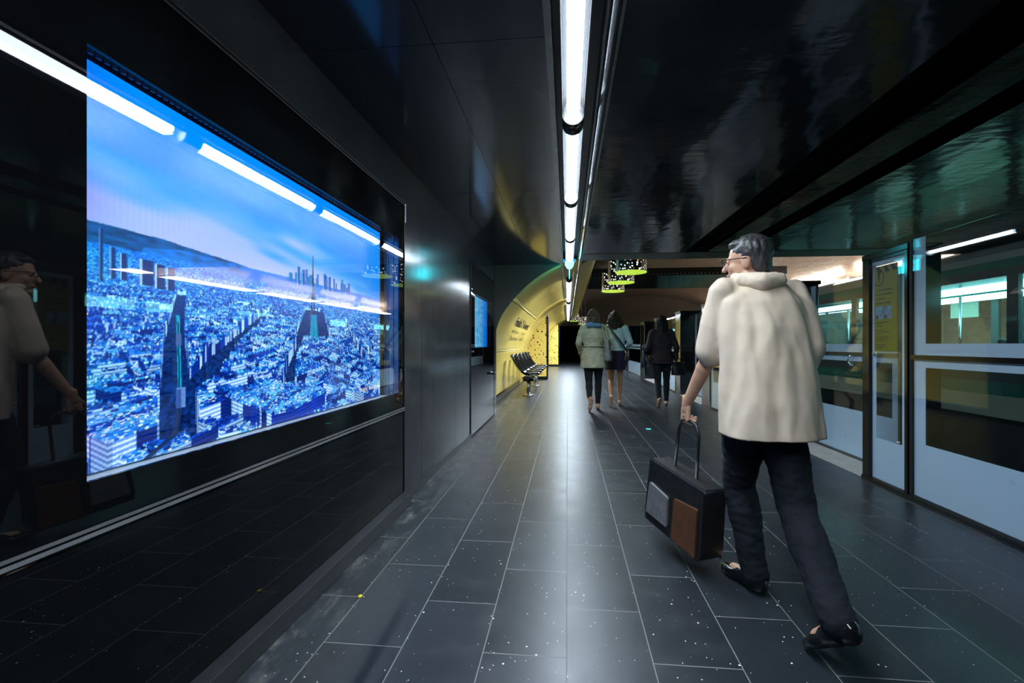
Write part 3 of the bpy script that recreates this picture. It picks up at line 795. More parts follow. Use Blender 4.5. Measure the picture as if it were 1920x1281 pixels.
# ------------------------------------------------------------------ lamps
def tube_light(y0, y1, label, g0=.075, g1=.075, watts=29.0):
    t_ = thing('tube_lamp', label, 'lamp', (.031, (y0 + y1) / 2, ZC - .012), group='tube lamps in the ceiling channel', absolute=True)
    z = ZC - .006; x = .031
    MB().cyl((x, y0 + g0, z), (x, y1 - g1, z), .034, n=24).build('glowing_tube', M['tube_light'], t_)
    MB().cyl((x, y0 + .06, z), (x, y1 - .06, z), .056, n=28, caps=False).build('clear_cover', M['tube_cover'], t_)
    ld = bpy.data.lights.new('tube_output', 'AREA'); ld.shape = 'RECTANGLE'; ld.size = .06; ld.size_y = y1 - y0 - g0 - g1
    ld.energy = watts; ld.color = (0.75, 0.89, 1.0); ld.spread = math.radians(152)
    lo_ = bpy.data.objects.new('tube_output', ld); C.objects.link(lo_); lo_.parent = t_; lo_.location = Vector((x, (y0 + y1 + g0 - g1) / 2, z - .0355)) - Vector(t_.location)
    n = 20; aa = [math.radians(-4 + 188 * i / n) for i in range(n + 1)]
    pr_ = [(x + .0595 * math.cos(a), z + .0595 * math.sin(a)) for a in aa] + [(x + .0570 * math.cos(a), z + .0570 * math.sin(a)) for a in aa[::-1]]
    MB().prism(pr_, 'y', y0 + .055, y1 - .055).build('light_shield', M['matte_black'], t_)  # added opaque half shell, keeps the tube's light from going upward
    for ya, yb in ((y0 + .002, y0 + .060), (y1 - .060, y1 - .002)):
        e = MB().cyl((x, ya, z), (x, yb, z), .058, n=28); eo = e.build('end_cap', M['gloss_black'], t_)
        ym = yb if ya < y0 + .03 else ya
        sub(MB().cyl((x, ym - .006, z), (x, ym + .006, z), .060, n=28), 'ring', M['steel'], eo)
    for yh in (y0 + .3, y1 - .33): MB().box(x - .03, x + .03, yh, yh + .03, z + .055, ZC + .118).build('hanger', M['dark_steel'], t_)
ords = ['first', 'second', 'third', 'fourth', 'fifth', 'sixth', 'seventh', 'eighth', 'ninth', 'tenth', 'eleventh', 'twelfth', 'thirteenth', 'fourteenth']
tubes = [(-1.59, -.22), (-.22, 1.15), (1.15, 2.52), (2.52, 3.90), (3.90, 5.28), (5.28, 6.60)]
seen = {2: 'long white tube lamp overhead, largest of the row, cut by the top of the view', 3: 'second white tube lamp of the ceiling row, just past the large overhead one', 4: 'third white tube lamp of the ceiling row, short and bluish in view', 5: 'fourth white tube lamp of the ceiling row, next to the teal exit sign'}
for i, (a, b) in enumerate(tubes):
    if i >= 1:
        tube_light(a, b, seen.get(i, 'white tube lamp in the ceiling channel directly above the viewpoint'), .12 if i == 3 else .075, .12 if i == 2 else .075)
y = 8.70; k = 0
while y < 23:
    tube_light(y, y + 1.37, '%s small white tube lamp beyond the teal exit sign' % ords[k], watts=80.0); y += 1.37; k += 1
    if k == 3: y += .7

# exit sign hanging in the channel, edge on
ex = thing('exit_sign', 'teal glowing exit sign hanging edge-on below the ceiling channel', 'sign', (.031, 6.95, ZC - .02), absolute=True)
MB().box(-.055, .118, 6.74, 7.14, ZC - .012, ZC + .05).build('housing', M['dark_steel'], ex, bevel=.004)
er = MB().box(-.060, -.045, 6.735, 6.745, ZC - .030, ZC + .012).box(.108, .123, 6.735, 6.745, ZC - .030, ZC + .012).box(-.045, .108, 6.735, 6.745, ZC - .004, ZC + .012)
er.build('glowing_rim', emitter('rim_blue', (0.02, 0.30, 0.62), 1.6), ex)
MB().prism([(-.036, ZC - .012), (.098, ZC - .012), (.070, ZC - .062), (.045, ZC - .072), (.017, ZC - .072), (-.008, ZC - .062)], 'y', 6.76, 7.12).build('diffuser', emitter('exit_white', (0.15, 0.85, 1.0), 4.5), ex)
pl = MB().box(.027, .035, 6.74, 7.13, ZC - .225, ZC - .07).build('plate', emitter('exit_teal', (0.02, 0.62, 0.75), 18.0), ex)
arm_ = emitter('arrow_white', (0.5, 1.0, 1.0), 5.0)
for x0, x1 in ((.0355, .0365), (.0255, .0265)):
    arw = MB()
    arw.box(x0, x1, 6.80, 6.94, ZC - .153, ZC - .143)
    for sgn in (1, -1):
        arw.prism([(6.80, ZC - .148 - .005 * sgn), (6.80, ZC - .148 + .006 * sgn), (6.845, ZC - .148 + .056 * sgn), (6.855, ZC - .148 + .046 * sgn)], 'x', x0, x1)
    sub(arw, 'arrow', arm_, pl)['label'] = 'pale arrow on the teal plate'

# drum pendants of perforated sheet with lime discs below
def drum_mat():
    m = mat('drum_sheet', (0.015, 0.014, 0.013), 0.3); t = NT(m)
    p = t.obj()
    vo = t.n('ShaderNodeTexVoronoi', feature='F1'); vo.inputs['Scale'].default_value = 27; t.l(p, vo.inputs['Vector'])
    s3 = t.n('ShaderNodeSeparateColor'); t.l(vo.outputs['Color'], s3.inputs[0])
    hole = t.math('LESS_THAN', vo.outputs['Distance'], t.math('MULTIPLY', s3.outputs[0], .50))
    t.l(t.mix(t.math('GREATER_THAN', s3.outputs[1], .9), (1.0, 0.97, 0.88), (1.0, 0.35, 0.08)), t.b.inputs['Emission Color'])
    t.l(t.math('MULTIPLY', hole, 2.2), t.b.inputs['Emission Strength'])
    return m
def disc_mat():
    m = mat('lime_disc', (0.35, 0.5, 0.05), 0.4, emit=(0.48, 0.72, 0.05), estr=1.0); t = NT(m)
    vo = t.n('ShaderNodeTexVoronoi', feature='F1'); vo.inputs['Scale'].default_value = 16; t.l(t.obj(), vo.inputs['Vector'])
    s3 = t.n('ShaderNodeSeparateColor'); t.l(vo.outputs['Color'], s3.inputs[0])
    t.l(t.mix(t.math('LESS_THAN', vo.outputs['Distance'], t.math('MULTIPLY', t.math('POWER', s3.outputs[0], 3.0), .35)), (0.50, 0.75, 0.06), (0.03, 0.06, 0.01)), t.b.inputs['Emission Color'])
    return m
M['drum'] = drum_mat(); M['disc'] = disc_mat()
M['drum_side'] = noisy('drum_side', (0.70, 0.36, 0.14), (0.75, 0.72, 0.68), 7, 0.3, stretch=(1, 1, 1.4))
def drum(x, y, zb, label, r=.25, h=.42):
    d = thing('drum_pendant', label, 'lamp', (x, y, zb), group='perforated drum pendants')
    n = 48; rg = []
    a = [2 * math.pi * i / n for i in range(n)]
    s_ = MB().rings([[(r * math.cos(q), r * math.sin(q), z) for q in a] for z in (.012, h)], 0, True, False)
    for i in range(n):
        q = a[i]
        if 2.55 < q < 3.55: s_.mi[i] = 1
    s_.build('drum_shell', [M['drum'], M['drum_side']], d, loc=(0, 0, 0), normals=False)
    MB().cyl((0, 0, 0), (0, 0, .010), r + .006, n=n).build('light_disc', M['disc'], d, loc=(0, 0, 0))
    MB().cyl((0, 0, h - .01), (0, 0, h), r - .004, n=n).build('drum_lid', M['gloss_black'], d, loc=(0, 0, 0))
    rd = MB()
    for q in (0, 2.1, 4.2): rd.cyl((r * .6 * math.cos(q), r * .6 * math.sin(q), h), (r * .6 * math.cos(q), r * .6 * math.sin(q), 3.75 - zb), .006, n=8)
    rd.build('hanging_rod', M['steel'], d, loc=(0, 0, 0))
for x, y, zb, lab in ((1.06, 7.62, 2.31, 'nearest lime-bottomed perforated drum pendant under the vault'), (1.04, 8.86, 2.31, 'middle lime-bottomed perforated drum pendant under the vault'), (1.03, 10.3, 2.31, 'third lime-bottomed perforated drum pendant, lowest in view of the three'),
                      (.86, 25.6, 2.25, 'tiny distant lime-bottomed pendant above the khaki coated woman'), (.36, 24.2, 2.35, 'tiny distant pendant at the far end of the light channel')):
    drum(x, y, zb, lab)

# strip lights over the far platform, beyond the trains
for i, y in enumerate((1.2, 5.2, 9.2, 13.2, 17.2, 21.2, 25.2)):
    s_ = thing('strip_light', 'strip light under the vault over the far platform, %s from the camera' % ords[i], 'lamp', (8.9, y, 3.05), group='strip lights over the far platform', absolute=True)
    MB().box(8.84, 8.96, y - 1.7, y + 1.7, 3.02, 3.08).build('casing', M['white_plastic'], s_)
    MB().box(8.62, 9.18, y - 1.65, y + 1.65, 2.985, 3.015).build('glowing_tube', emitter('strip_glow', (1.0, 0.86, 0.70), 17.0), s_)
    MB().cyl((8.9, y, 3.08), (8.9, y, 3.55), .01).build('hanging_rod', M['steel'], s_)

# floor marker and litter
fm = thing('floor_marker_light', 'small square teal marker light set in the dark floor', 'light', (1.055, 5.97, 0))
MB().box(-.035, .035, -.035, .035, 0, .003).build('rim', M['steel'], fm, loc=(0, 0, 0))
MB().box(-.028, .028, -.028, .028, .003, .005).build('lens', emitter('marker_teal', (0.05, 0.75, 0.70), 1.6), fm, loc=(0, 0, 0))
yd = MB().cyl((0, 0, 0), (0, 0, .006), .009, n=16).ball((0, 0, .006), (.008, .008, .003), seg=12, rg=6).build('paper_dot', mat('dot_yellow', (0.75, 0.62, 0.02), 0.5), loc=(-.906, 1.885, 0))
tag(yd, 'tiny bright yellow dot lying on a floor joint by the left wall', 'litter')

# ------------------------------------------------------------------ yellow bay: lettering, partitions, seats
# arc position by height, so that flat lettering can be laid on the curved wall
AL = [0.0]
for i in range(1, len(A)): AL.append(AL[-1] + (A[i] - A[i - 1]).length)
def arc_at(s, off):
    i = max(0, min(len(A) - 2, sum(1 for q in AL if q <= s) - 1)); k = (s - AL[i]) / (AL[i + 1] - AL[i])
    p = A[i].lerp(A[i + 1], k) + NRM[i].lerp(NRM[i + 1], k) * off
    return p
def s_of_z(z):
    for i in range(1, len(A)):
        if A[i][1] >= z: return AL[i - 1] + (AL[i] - AL[i - 1]) * (z - A[i - 1][1]) / (A[i][1] - A[i - 1][1])
let = MB()
v, f = text_mesh('Franklin D. Roosevelt', .27, res=1, bold=.008)
w_ = max(p[0] for p in v); s0 = s_of_z(1.50)
let.add([(arc_at(s0 + p[1], .004)[0], 9.05 + p[0] * 2.95 / w_, arc_at(s0 + p[1], .004)[1]) for p in v], f)
rs = random.Random(5)
for z, runs, h in ((1.345, ((9.05, 10.35), (10.85, 11.85)), .10), (1.195, ((9.05, 10.55), (10.9, 11.75)), .11)):
    for a, b in runs:                       # small print too far off to read: short upright strokes
        y = a
        while y < b:
            wd = rs.choice((.025, .03, .05)); hh = h * rs.choice((.6, .6, .6, 1.0))
            s1 = s_of_z(z)
            p0, p1 = arc_at(s1, .004), arc_at(s1 + hh, .004)
            let.add([(p0[0], y, p0[1]), (p0[0], y + wd * .5, p0[1]), (p1[0], y + wd * .5, p1[1]), (p1[0], y, p1[1])], [(0, 1, 2, 3)])
            if wd > .028:
                ph = arc_at(s1 + hh * .8, .004)
                let.add([(ph[0], y, ph[1]), (ph[0], y + wd * 1.2, ph[1]), (p1[0], y + wd * 1.2, p1[1]), (p1[0], y, p1[1])], [(0, 1, 2, 3)])
            y += wd * 1.2 + .03
lo = let.build('station_lettering', mat('letter_brown', (0.012, 0.008, 0.003), 0.5), normals=False)
lo.parent = wa; lo['label'] = 'dark station name lettering on the yellow curve'

def partition(y, xr, ztop, label, th=.16):
    t_ = thing('partition_wall', label, 'partition', (-1.0, y, 0), group='dotted yellow partitions across the bay', absolute=True)
    pts = [(A[i] + NRM[i] * .012) for i in range(len(A)) if A[i][1] < ztop]
    prof = [(p[0], max(p[1], .10)) for p in pts if p[1] > .08] + [(pts[-1][0] + .04, ztop)]
    prof = [p for p in prof if p[0] < xr - .02] + [(xr, ztop), (xr, .10)]
    MB().prism(prof, 'y', y, y + th).build('dotted_panel', M['yellow_dots'], t_)
    MB().box(-1.32, xr, y + .005, y + th - .005, 0, .10).build('plinth', M['gloss_black'], t_)
    MB().box(xr, xr + .05, y - .01, y + th + .35, 0, ztop + .06).build('end_casing', M['gloss_black'], t_, bevel=.006)
    sc_ = MB().box(xr + .05, xr + .056, y + .06, y + th + .29, .95, ztop - .12)
    sc_.build('side_screen', emitter('dim_blue', (0.02, 0.04, 0.22), 0.5), t_)
partition(14.1, -.66, 2.10, 'dotted yellow partition with a black edge behind the row of seats')
partition(22.6, -.46, 2.10, 'smaller dotted yellow partition further along the bay')

bench = thing('seat_row', 'row of black shell seats on steel posts in front of the yellow curved wall', 'seats', (-.86, 11.0, 0), absolute=True)
SP = [(-1.225, .865), (-1.185, .80), (-1.13, .70), (-1.065, .60), (-1.00, .53), (-.93, .475), (-.86, .45), (-.78, .445), (-.70, .455), (-.635, .462), (-.60, .450)]
SP = spline(SP, 2)
def seat_mesh():
    mb = MB(); n = len(SP); w = .235; m = 12; v = []
    for i, p in enumerate(SP):
        d = SP[min(i + 1, n - 1)] - SP[max(i - 1, 0)]; d.normalize(); nn = Vector((-d[1], d[0]))
        u = i / (n - 1); ww = w * (.62 + .38 * min(1, math.sin(math.pi * min(1, u * 1.05 + .06)) * 1.35))
        for k in range(m + 1):
            q = -1 + 2 * k / m
            lift = .075 * abs(q) ** 2.6 * (1 - .35 * u)
            v.append((p[0] + nn[0] * lift, ww * q, p[1] + nn[1] * lift))
    f = [(i * (m + 1) + k, i * (m + 1) + k + 1, (i + 1) * (m + 1) + k + 1, (i + 1) * (m + 1) + k) for i in range(n - 1) for k in range(m)]
    mb.add(v, f, 0, True); return mb.mesh('seat', [M['gloss_black']])
sm_ = seat_mesh()
for k in range(5):
    o = bpy.data.objects.new('seat', sm_); C.objects.link(o); o.parent = bench; o.location = (-bench.location.x, 9.47 + k * .80 - bench.location.y, 0)
    sd2 = o.modifiers.new('shell', 'SOLIDIFY'); sd2.thickness = .022; sd2.offset = -1
MB().box(-.93, -.79, 9.24, 12.92, .385, .425).box(-.90, -.82, 9.24, 12.92, .365, .39).build('beam', M['matte_black'], bench, bevel=.006)
for yy in (9.70, 12.0):
    MB().box(-.96, -.72, yy - .09, yy + .09, .31, .385).build('bracket', M['gloss_black'], bench, bevel=.02)
    po = MB().cyl((-.84, yy, .0), (-.84, yy, .34), .044, n=24).build('post', M['steel'], bench)
    sub(MB().cyl((-.84, yy, .0), (-.84, yy, .012), .135, n=32).cyl((-.84, yy, .012), (-.84, yy, .022), .132, .07, n=32), 'base_plate', M['steel'], po)

# ------------------------------------------------------------------ platform doors on the right
XD, XR = 2.46, 2.75
def glass_panel(name, label, x, y0, y1, ztop, border, low, group, bar=True, frame='matte_black', cat='panel', side=.09):
    """A glazed panel: one pane above the bar and one below, each with a frosted border."""
    t_ = thing(name, label, cat, (x, (y0 + y1) / 2, 0), group=group, absolute=True)
    fr = MB().box(x - .004, x + .03, y0, y0 + .022, 0, ztop).box(x - .004, x + .03, y1 - .022, y1, 0, ztop).box(x - .004, x + .03, y0, y1, 0, .035)
    fr.build('frame', M[frame], t_)
    panes = [(.035, 1.002), (1.034, ztop)] if bar else [(.035, ztop)]
    if bar: MB().box(x - .010, x + .03, y0 + .02, y1 - .02, 1.002, 1.034).build('bar', M['dark_steel' if frame != 'matte_black' else 'gloss_black'], t_)
    for k, (z0, z1) in enumerate(panes):
        g_ = MB().box(x, x + .012, y0 + .022, y1 - .022, z0, z1).build('glass_pane', M['door_glass'], t_)
        fb = MB(); a, b = y0 + .022, y1 - .022; xa, xb = x + .0135, x + .016
        zb = (z0 + low) if k == 0 else z0 + border * .8
        zt = z1 - border * .55 if k == 0 and bar else z1
        fb.box(xa, xb, a, b, z0, zb)
        if zt < z1: fb.box(xa, xb, a, b, zt, z1)
        fb.box(xa, xb, a, a + side, zb, zt); fb.box(xa, xb, b - side, b, zb, zt)
        sub(fb, 'frosted_border', M['frosted'], g_)
    return t_
def pillar(y0, y1, label, poster=False):
    t_ = thing('door_pillar', label, 'pillar', (XD, (y0 + y1) / 2, 0), group='black pillars of the platform doors', absolute=True)
    h = 1.80
    if not poster:
        MB().box(XD, XD + .42, y0, y1, 0, h).build('casing', M['gloss_black'], t_, bevel=.006)
        MB().box(XD - .012, XD + .44, y0 - .012, y1 + .012, h, h + .045).build('cap', M['gloss_black'], t_, bevel=.004)
        MB().box(XD - .006, XD, y0 + .03, y0 + .05, .1, h - .06).build('edge_strip', M['steel'], t_)
        return t_
    MB().box(XD - .012, XD + .03, y1 - .085, y1, 0, h).build('post', M['gloss_black'], t_, bevel=.003)
    MB().box(XD - .012, XD + .03, y0, y0 + .032, 0, h).build('post', M['gloss_black'], t_, bevel=.003)
    MB().box(XD + .05, XD + .215, y0 + .002, y0 + .014, 0, h).build('side_panel', M['gloss_black'], t_)
    MB().box(XD - .014, XD + .225, y0 - .005, y1 + .004, h, h + .045).build('cap', M['gloss_black'], t_, bevel=.004)
    MB().box(XD - .004, XD + .02, y0 + .03, y1 - .08, 0, .035).box(XD - .004, XD + .02, y0 + .03, y1 - .08, 1.775, h).build('rail', M['gloss_black'], t_)
    a, b = y0 + .032, y1 - .085
    g_ = MB().box(XD, XD + .012, a, b, .035, 1.775).build('glass_pane', M['door_glass'], t_)
    xa, xb = XD + .0135, XD + .016
    fb = MB().box(xa, xb, a, b, .035, .36).box(xa, xb, a, a + .055, .36, 1.74).box(xa, xb, b - .045, b, .36, 1.74).box(xa, xb, a, b, 1.735, 1.775)
    sub(fb, 'frosted_border', M['frosted'], g_)
    # yellow notice seen through the pane: right edge at ya, left edge at yb
    ya, yb, z0, z1 = a + .080, b - .048, 1.055, 1.725
    xp = XD - .0016
    po = MB().box(xp - .0008, XD - .0002, ya, yb, z0, z1).build('notice', mat('notice_yellow', (0.17, 0.165, 0.007), 0.4), t_)
    po['label'] = 'yellow safety notice with hazard stripes and two pictograms'
    ink = MB(); W_ = yb - ya
    def q(u0, u1, w0, w1, mb=ink, lift=.0006):      # u from the left, w from the top
        y1_, y0_ = yb - u0 * W_, yb - u1 * W_; zt, zb = z1 - w0 * (z1 - z0), z1 - w1 * (z1 - z0); x_ = xp - .0008 - lift
        mb.add([(x_, y1_, zb), (x_, y0_, zb), (x_, y0_, zt), (x_, y1_, zt)], [(0, 1, 2, 3)])
    x_ = xp - .0014; Z = lambda w: z1 - w * (z1 - z0); Y = lambda u: yb - u * W_
    for u in (.06, .38, .70):
        ink.add([(x_, Y(u), Z(0)), (x_, Y(u + .16), Z(0)), (x_, Y(u + .30), Z(.075)), (x_, Y(u + .12), Z(.075))], [(0, 1, 2, 3)])
    n = 40; cu, cw, ru, rw = .20, .135, .235, .098
    for i in range(n):
        t0, t1 = [math.radians(-75 + 215 * k / n) for k in (i, i + 1)]
        P = lambda t, s: (x_, Y(cu + ru * s * math.cos(t)), Z(cw + rw * s * math.sin(t)))
        ink.add([P(t0, 1), P(t1, 1), P(t1, .88), P(t0, .88)], [(0, 1, 2, 3)])
    ink.add([(x_, Y(.14), Z(.075)), (x_, Y(.27), Z(.075)), (x_, Y(.215), Z(.185)), (x_, Y(.195), Z(.185))], [(0, 1, 2, 3)])
    q(.19, .22, .195, .21)
    rr = random.Random(3)
    for w0, hh, runs in ((.272, .020, ((.07, .16), (.21, .36), (.40, .46), (.49, .82))), (.322, .020, ((.07, .16), (.21, .36), (.40, .80))), (.372, .018, ((.07, .15), (.20, .48))), (.425, .020, ((.07, .36), (.41, .50), (.54, .74)))):
        for a_, b_ in runs:
            u = a_
            while u < b_:
                k = rr.choice((.016, .02, .026)); q(u, min(u + k, b_), w0 + (0 if rr.random() < .25 else .005), w0 + hh); u += k + .012
    for w0, b_ in ((.655, .62), (.672, .40), (.700, .36), (.745, .44), (.768, .66), (.795, .30), (.83, .68), (.853, .58), (.876, .42), (.915, .48), (.938, .52), (.958, .40)):
        u = .07
        while u < b_:
            k = rr.choice((.012, .018, .03)); q(u, min(u + k, b_), w0, w0 + .009); u += k + .010
    sub(ink, 'print', mat('notice_ink', (0.018, 0.024, 0.04), 0.5), po, normals=False)
    for u0 in (.08, .46):
        pic = MB(); q(u0, u0 + .30, .475, .62, pic, .0008)
        po2 = sub(pic, 'pictogram', mat('pictogram_blue', (0.14, 0.30, 0.42), 0.5), po, normals=False)
        fg = MB(); q(u0, u0 + .12, .575, .62, fg, .0014); q(u0 + .10, u0 + .115, .50, .60, fg, .0014)
        if u0 > .3: q(u0, u0 + .12, .482, .495, fg, .0014); q(u0 + .02, u0 + .035, .495, .575, fg, .0014)
        fgm = mat('pictogram_ink', (0.04, 0.05, 0.12), 0.5)
        figm = mat('pictogram_figure', (0.45, 0.02, 0.05), 0.5) if u0 > .3 else mat('pictogram_figure', (0.10, 0.08, 0.22), 0.5)
        k0 = len(fg.f)
        for (ua, wa_, ub, wb, th) in ((.17, .60, .205, .57, .010), (.215, .61, .215, .57, .010), (.205, .57, .235, .535, .014), (.23, .54, .27, .515, .007), (.22, .545, .18, .53, .007)):
            fg.add([(xp - .0024, Y(u0 + ua), Z(wa_)), (xp - .0024, Y(u0 + ua + th * 2), Z(wa_)), (xp - .0024, Y(u0 + ub + th * 2), Z(wb)), (xp - .0024, Y(u0 + ub), Z(wb))], [(0, 1, 2, 3)], 1)
        fg.add([(xp - .0024, Y(u0 + .245 + .014 * math.cos(q_)), Z(.522 + .010 * math.sin(q_))) for q_ in [2 * math.pi * i / 10 for i in range(10)]], [tuple(range(10))], 1)
        fo = fg.build('print', [fgm, figm], po, loc=(0, 0, 0), normals=False)
    lk = MB().cyl((XD, b - .052, 1.030), (XD - .014, b - .052, 1.030), .013, n=20).ball((XD - .014, b - .052, 1.030), .010)
    lk.build('lock', M['chrome'], t_)
    st_ = MB().box(XD - .0008, XD - .0002, a + .06, a + .09, .375, .383); st_.build('sticker', M['white_plastic'], t_)
    return t_

# layout along the platform
glass_panel('glass_screen', 'large frosted-edge glass screen panel at the right edge of view', XD, 1.50, 3.470, 1.86, .10, .375, 'fixed glass panels of the platform screen', side=.10)
glass_panel('glass_screen', 'glass screen panel of the platform edge beside the viewpoint', XD, -.55, 1.46, 1.86, .10, .375, 'fixed glass panels of the platform screen', side=.10)
pillar(3.478, 3.975, 'door pillar carrying the yellow safety notice', True)
def door_leaf(y0, y1, label, chevron=False):
    t_ = glass_panel('platform_door', label, XR, y0, y1, 1.76, .10, .44, 'recessed platform doors', True, 'dark_steel', 'door')
    if chevron:
        yc = 4.62; zc = .955; c = MB()
        for sg in (1, -1):
            c.tube([(XR - .02, yc + .03, zc), (XR - .022, yc - .015, zc + .050 * sg)], .006, 8)
        c.tube([(XR - .02, yc - .015, zc + .050), (XR + .0, yc - .015, zc + .050)], .005, 8).tube([(XR - .02, yc - .015, zc - .050), (XR + .0, yc - .015, zc - .050)], .005, 8)
        c.build('handle', M['chrome'], t_)['label'] = 'added bent metal chevron in place of a bright mark'  # chevron shape added for a bright mark on the door glass
    return t_
door_leaf(3.985, 5.40, 'recessed glass platform door beside the yellow notice pillar', True)
glass_panel('glass_screen', 'narrow glass screen return behind the walking man', XD + .0, 5.95, 8.00, 1.76, .10, .44, 'fixed glass panels of the platform screen')
pillar(5.44, 5.95, 'black door pillar partly hidden behind the walking man')
pillar(8.00, 8.50, 'black door pillar just left of the walking man')
door_leaf(8.51, 10.03, 'recessed glass platform door between the man and the plum jacketed woman')
pillar(10.04, 10.52, 'black door pillar right behind the plum jacketed woman')
glass_panel('glass_screen', 'glass screen panel hidden behind the plum jacketed woman', XD, 10.52, 12.60, 1.76, .10, .44, 'fixed glass panels of the platform screen')
pillar(12.60, 13.0, 'slim black door pillar left of the plum jacketed woman')
door_leaf(13.01, 14.6, 'distant recessed glass door left of the plum jacketed woman')
pillar(14.6, 15.4, 'far black door pillar to the right of the blue cardigan woman')
glass_panel('glass_screen', 'far glass screen panel next to the blue cardigan woman', XD, 15.4, 18.6, 1.76, .10, .44, 'fixed glass panels of the platform screen')
pillar(18.6, 19.1, 'farthest black door pillar near the blue cardigan woman')
glass_panel('glass_screen', 'farthest glass screen panel of the platform edge', XD, 19.1, 25.0, 1.76, .10, .44, 'fixed glass panels of the platform screen')
# pale threshold along the recesses
th_ = MB()
for a, b in ((3.975, 5.44), (8.50, 10.04), (13.0, 14.6)): th_.box(XD - .005, XR + .03, a, b, 0.0, .012)
struct(th_.build('trim_threshold', noisy('threshold_stone', (0.36, 0.34, 0.31), (0.48, 0.46, 0.43), 9, 0.6)))
struct(MB().box(XD - .02, XD + .04, YB, 3.975, 0.0, .030).build('trim_door_rail', M['gloss_black']))

# ------------------------------------------------------------------ trains on the far track
M['train_white'] = mat('train_white', (0.55, 0.56, 0.54), 0.35, coat=.3)
M['train_ivory'] = mat('train_ivory', (0.62, 0.56, 0.42), 0.35, coat=.3)
M['train_teal'] = mat('train_teal', (0.0, 0.20, 0.145), 0.3, coat=.4)
M['train_grey'] = mat('train_grey', (0.10, 0.11, 0.115), 0.4)
M['train_glass'] = glass_mat('train_glass', (0.72, 0.90, 0.88), 0.8)
M['train_in'] = mat('train_inside', (0.45, 0.52, 0.50), 0.5)
M['train_lamp'] = emitter('train_lamp', (0.50, 1.0, 0.98), 9.0)
def train_car(y0, y1, label):
    t_ = thing('metro_car', label, 'train', (6.3, (y0 + y1) / 2, -.9), group='metro cars on the far track', absolute=True)
    xl, xr_ = 5.20, 7.60
    sk = MB().box(xl + .05, xr_ - .05, y0, y1, -.55, .22); sk.build('skirt', M['matte_black'], t_)
    n = int((y1 - y0) / 1.45); stp = (y1 - y0) / n
    body = MB(); wins = []
    for xa, xb in ((xl, xl + .05), (xr_ - .05, xr_)):
        body.box(xa, xb, y0, y1, .65, .97); body.box(xa, xb, y0, y1, 1.93, 2.03)
        for k in range(n + 1):
            yy = y0 + k * stp; body.box(xa, xb, max(y0, yy - .07), min(y1, yy + .07), .97, 1.93)
    body.box(xl, xr_, y0, y0 + .05, .22, 2.2); body.box(xl, xr_, y1 - .05, y1, .22, 2.2)
    body.build('body', M['train_grey'], t_)
    lower = MB(); teal = MB()
    for xa, xb in ((xl - .004, xl + .05), (xr_ - .05, xr_ + .004)):
        lower.box(xa, xb, y0, y1, .22, .49); teal.box(xa, xb, y0, y1, .49, .65); teal.box(xa, xb, y0, y1, 2.03, 2.13)
    lower.build('ivory_band', M['train_ivory'], t_); teal.build('teal_band', M['train_teal'], t_)
    rfp = [(xl - .004, 2.13), (xl + .02, 2.22), (xl + .14, 2.33), (xl + .45, 2.42), (6.4, 2.45), (xr_ - .45, 2.42), (xr_ - .14, 2.33), (xr_ - .02, 2.22), (xr_ + .004, 2.13)]
    MB().prism(rfp, 'y', y0, y1).build('roof', M['train_white'], t_)
    MB().box(xl + .06, xr_ - .06, y0 + .06, y1 - .06, .20, .26).box(xl + .06, xr_ - .06, y0 + .06, y1 - .06, 2.08, 2.12).build('inner_lining', M['train_in'], t_)
    for k in range(n):
        a, b = y0 + k * stp + .07, y0 + (k + 1) * stp - .07
        g_ = MB().box(xl + .015, xl + .025, a, b, .97, 1.93).build('window', M['train_glass'], t_)
        if k % 3 == 1:
            sub(MB().box(xl + .005, xl + .014, (a + b) / 2 - .015, (a + b) / 2 + .015, .97, 1.93), 'door_edge', M['matte_black'], g_)
        sb = MB().box(xl + .12, xl + .55, a + .2, b - .2, .55, .68).box(xl + .12, xl + .55, a + .2, a + .26, .68, 1.18)
        sb.build('passenger_seat', M['navy_leather'], t_, bevel=.02)
    for k in range(n):
        yy = y0 + (k + .5) * stp; MB().cyl((6.4, yy, .26), (6.4, yy, 2.08), .018, n=10).build('pole', M['chrome'], t_)
    for x in (5.85, 6.95):
        MB().box(x - .10, x + .10, y0 + .3, y1 - .3, 1.86, 1.94).build('light_strip', M['train_lamp'], t_)
    ds = MB()
    for k in range(n): ds.box(xr_ - .065, xr_ - .055, y0 + k * stp + .3, y0 + k * stp + .9, 1.62, 1.9)
    ds.build('notice_board', mat('notice_white', (0.7, 0.66, 0.5), 0.5), t_)
train_car(-3.0, 11.6, 'teal and ivory metro car with lit windows behind the near glass panels')
train_car(12.0, 26.6, 'second teal and ivory metro car further along the track')

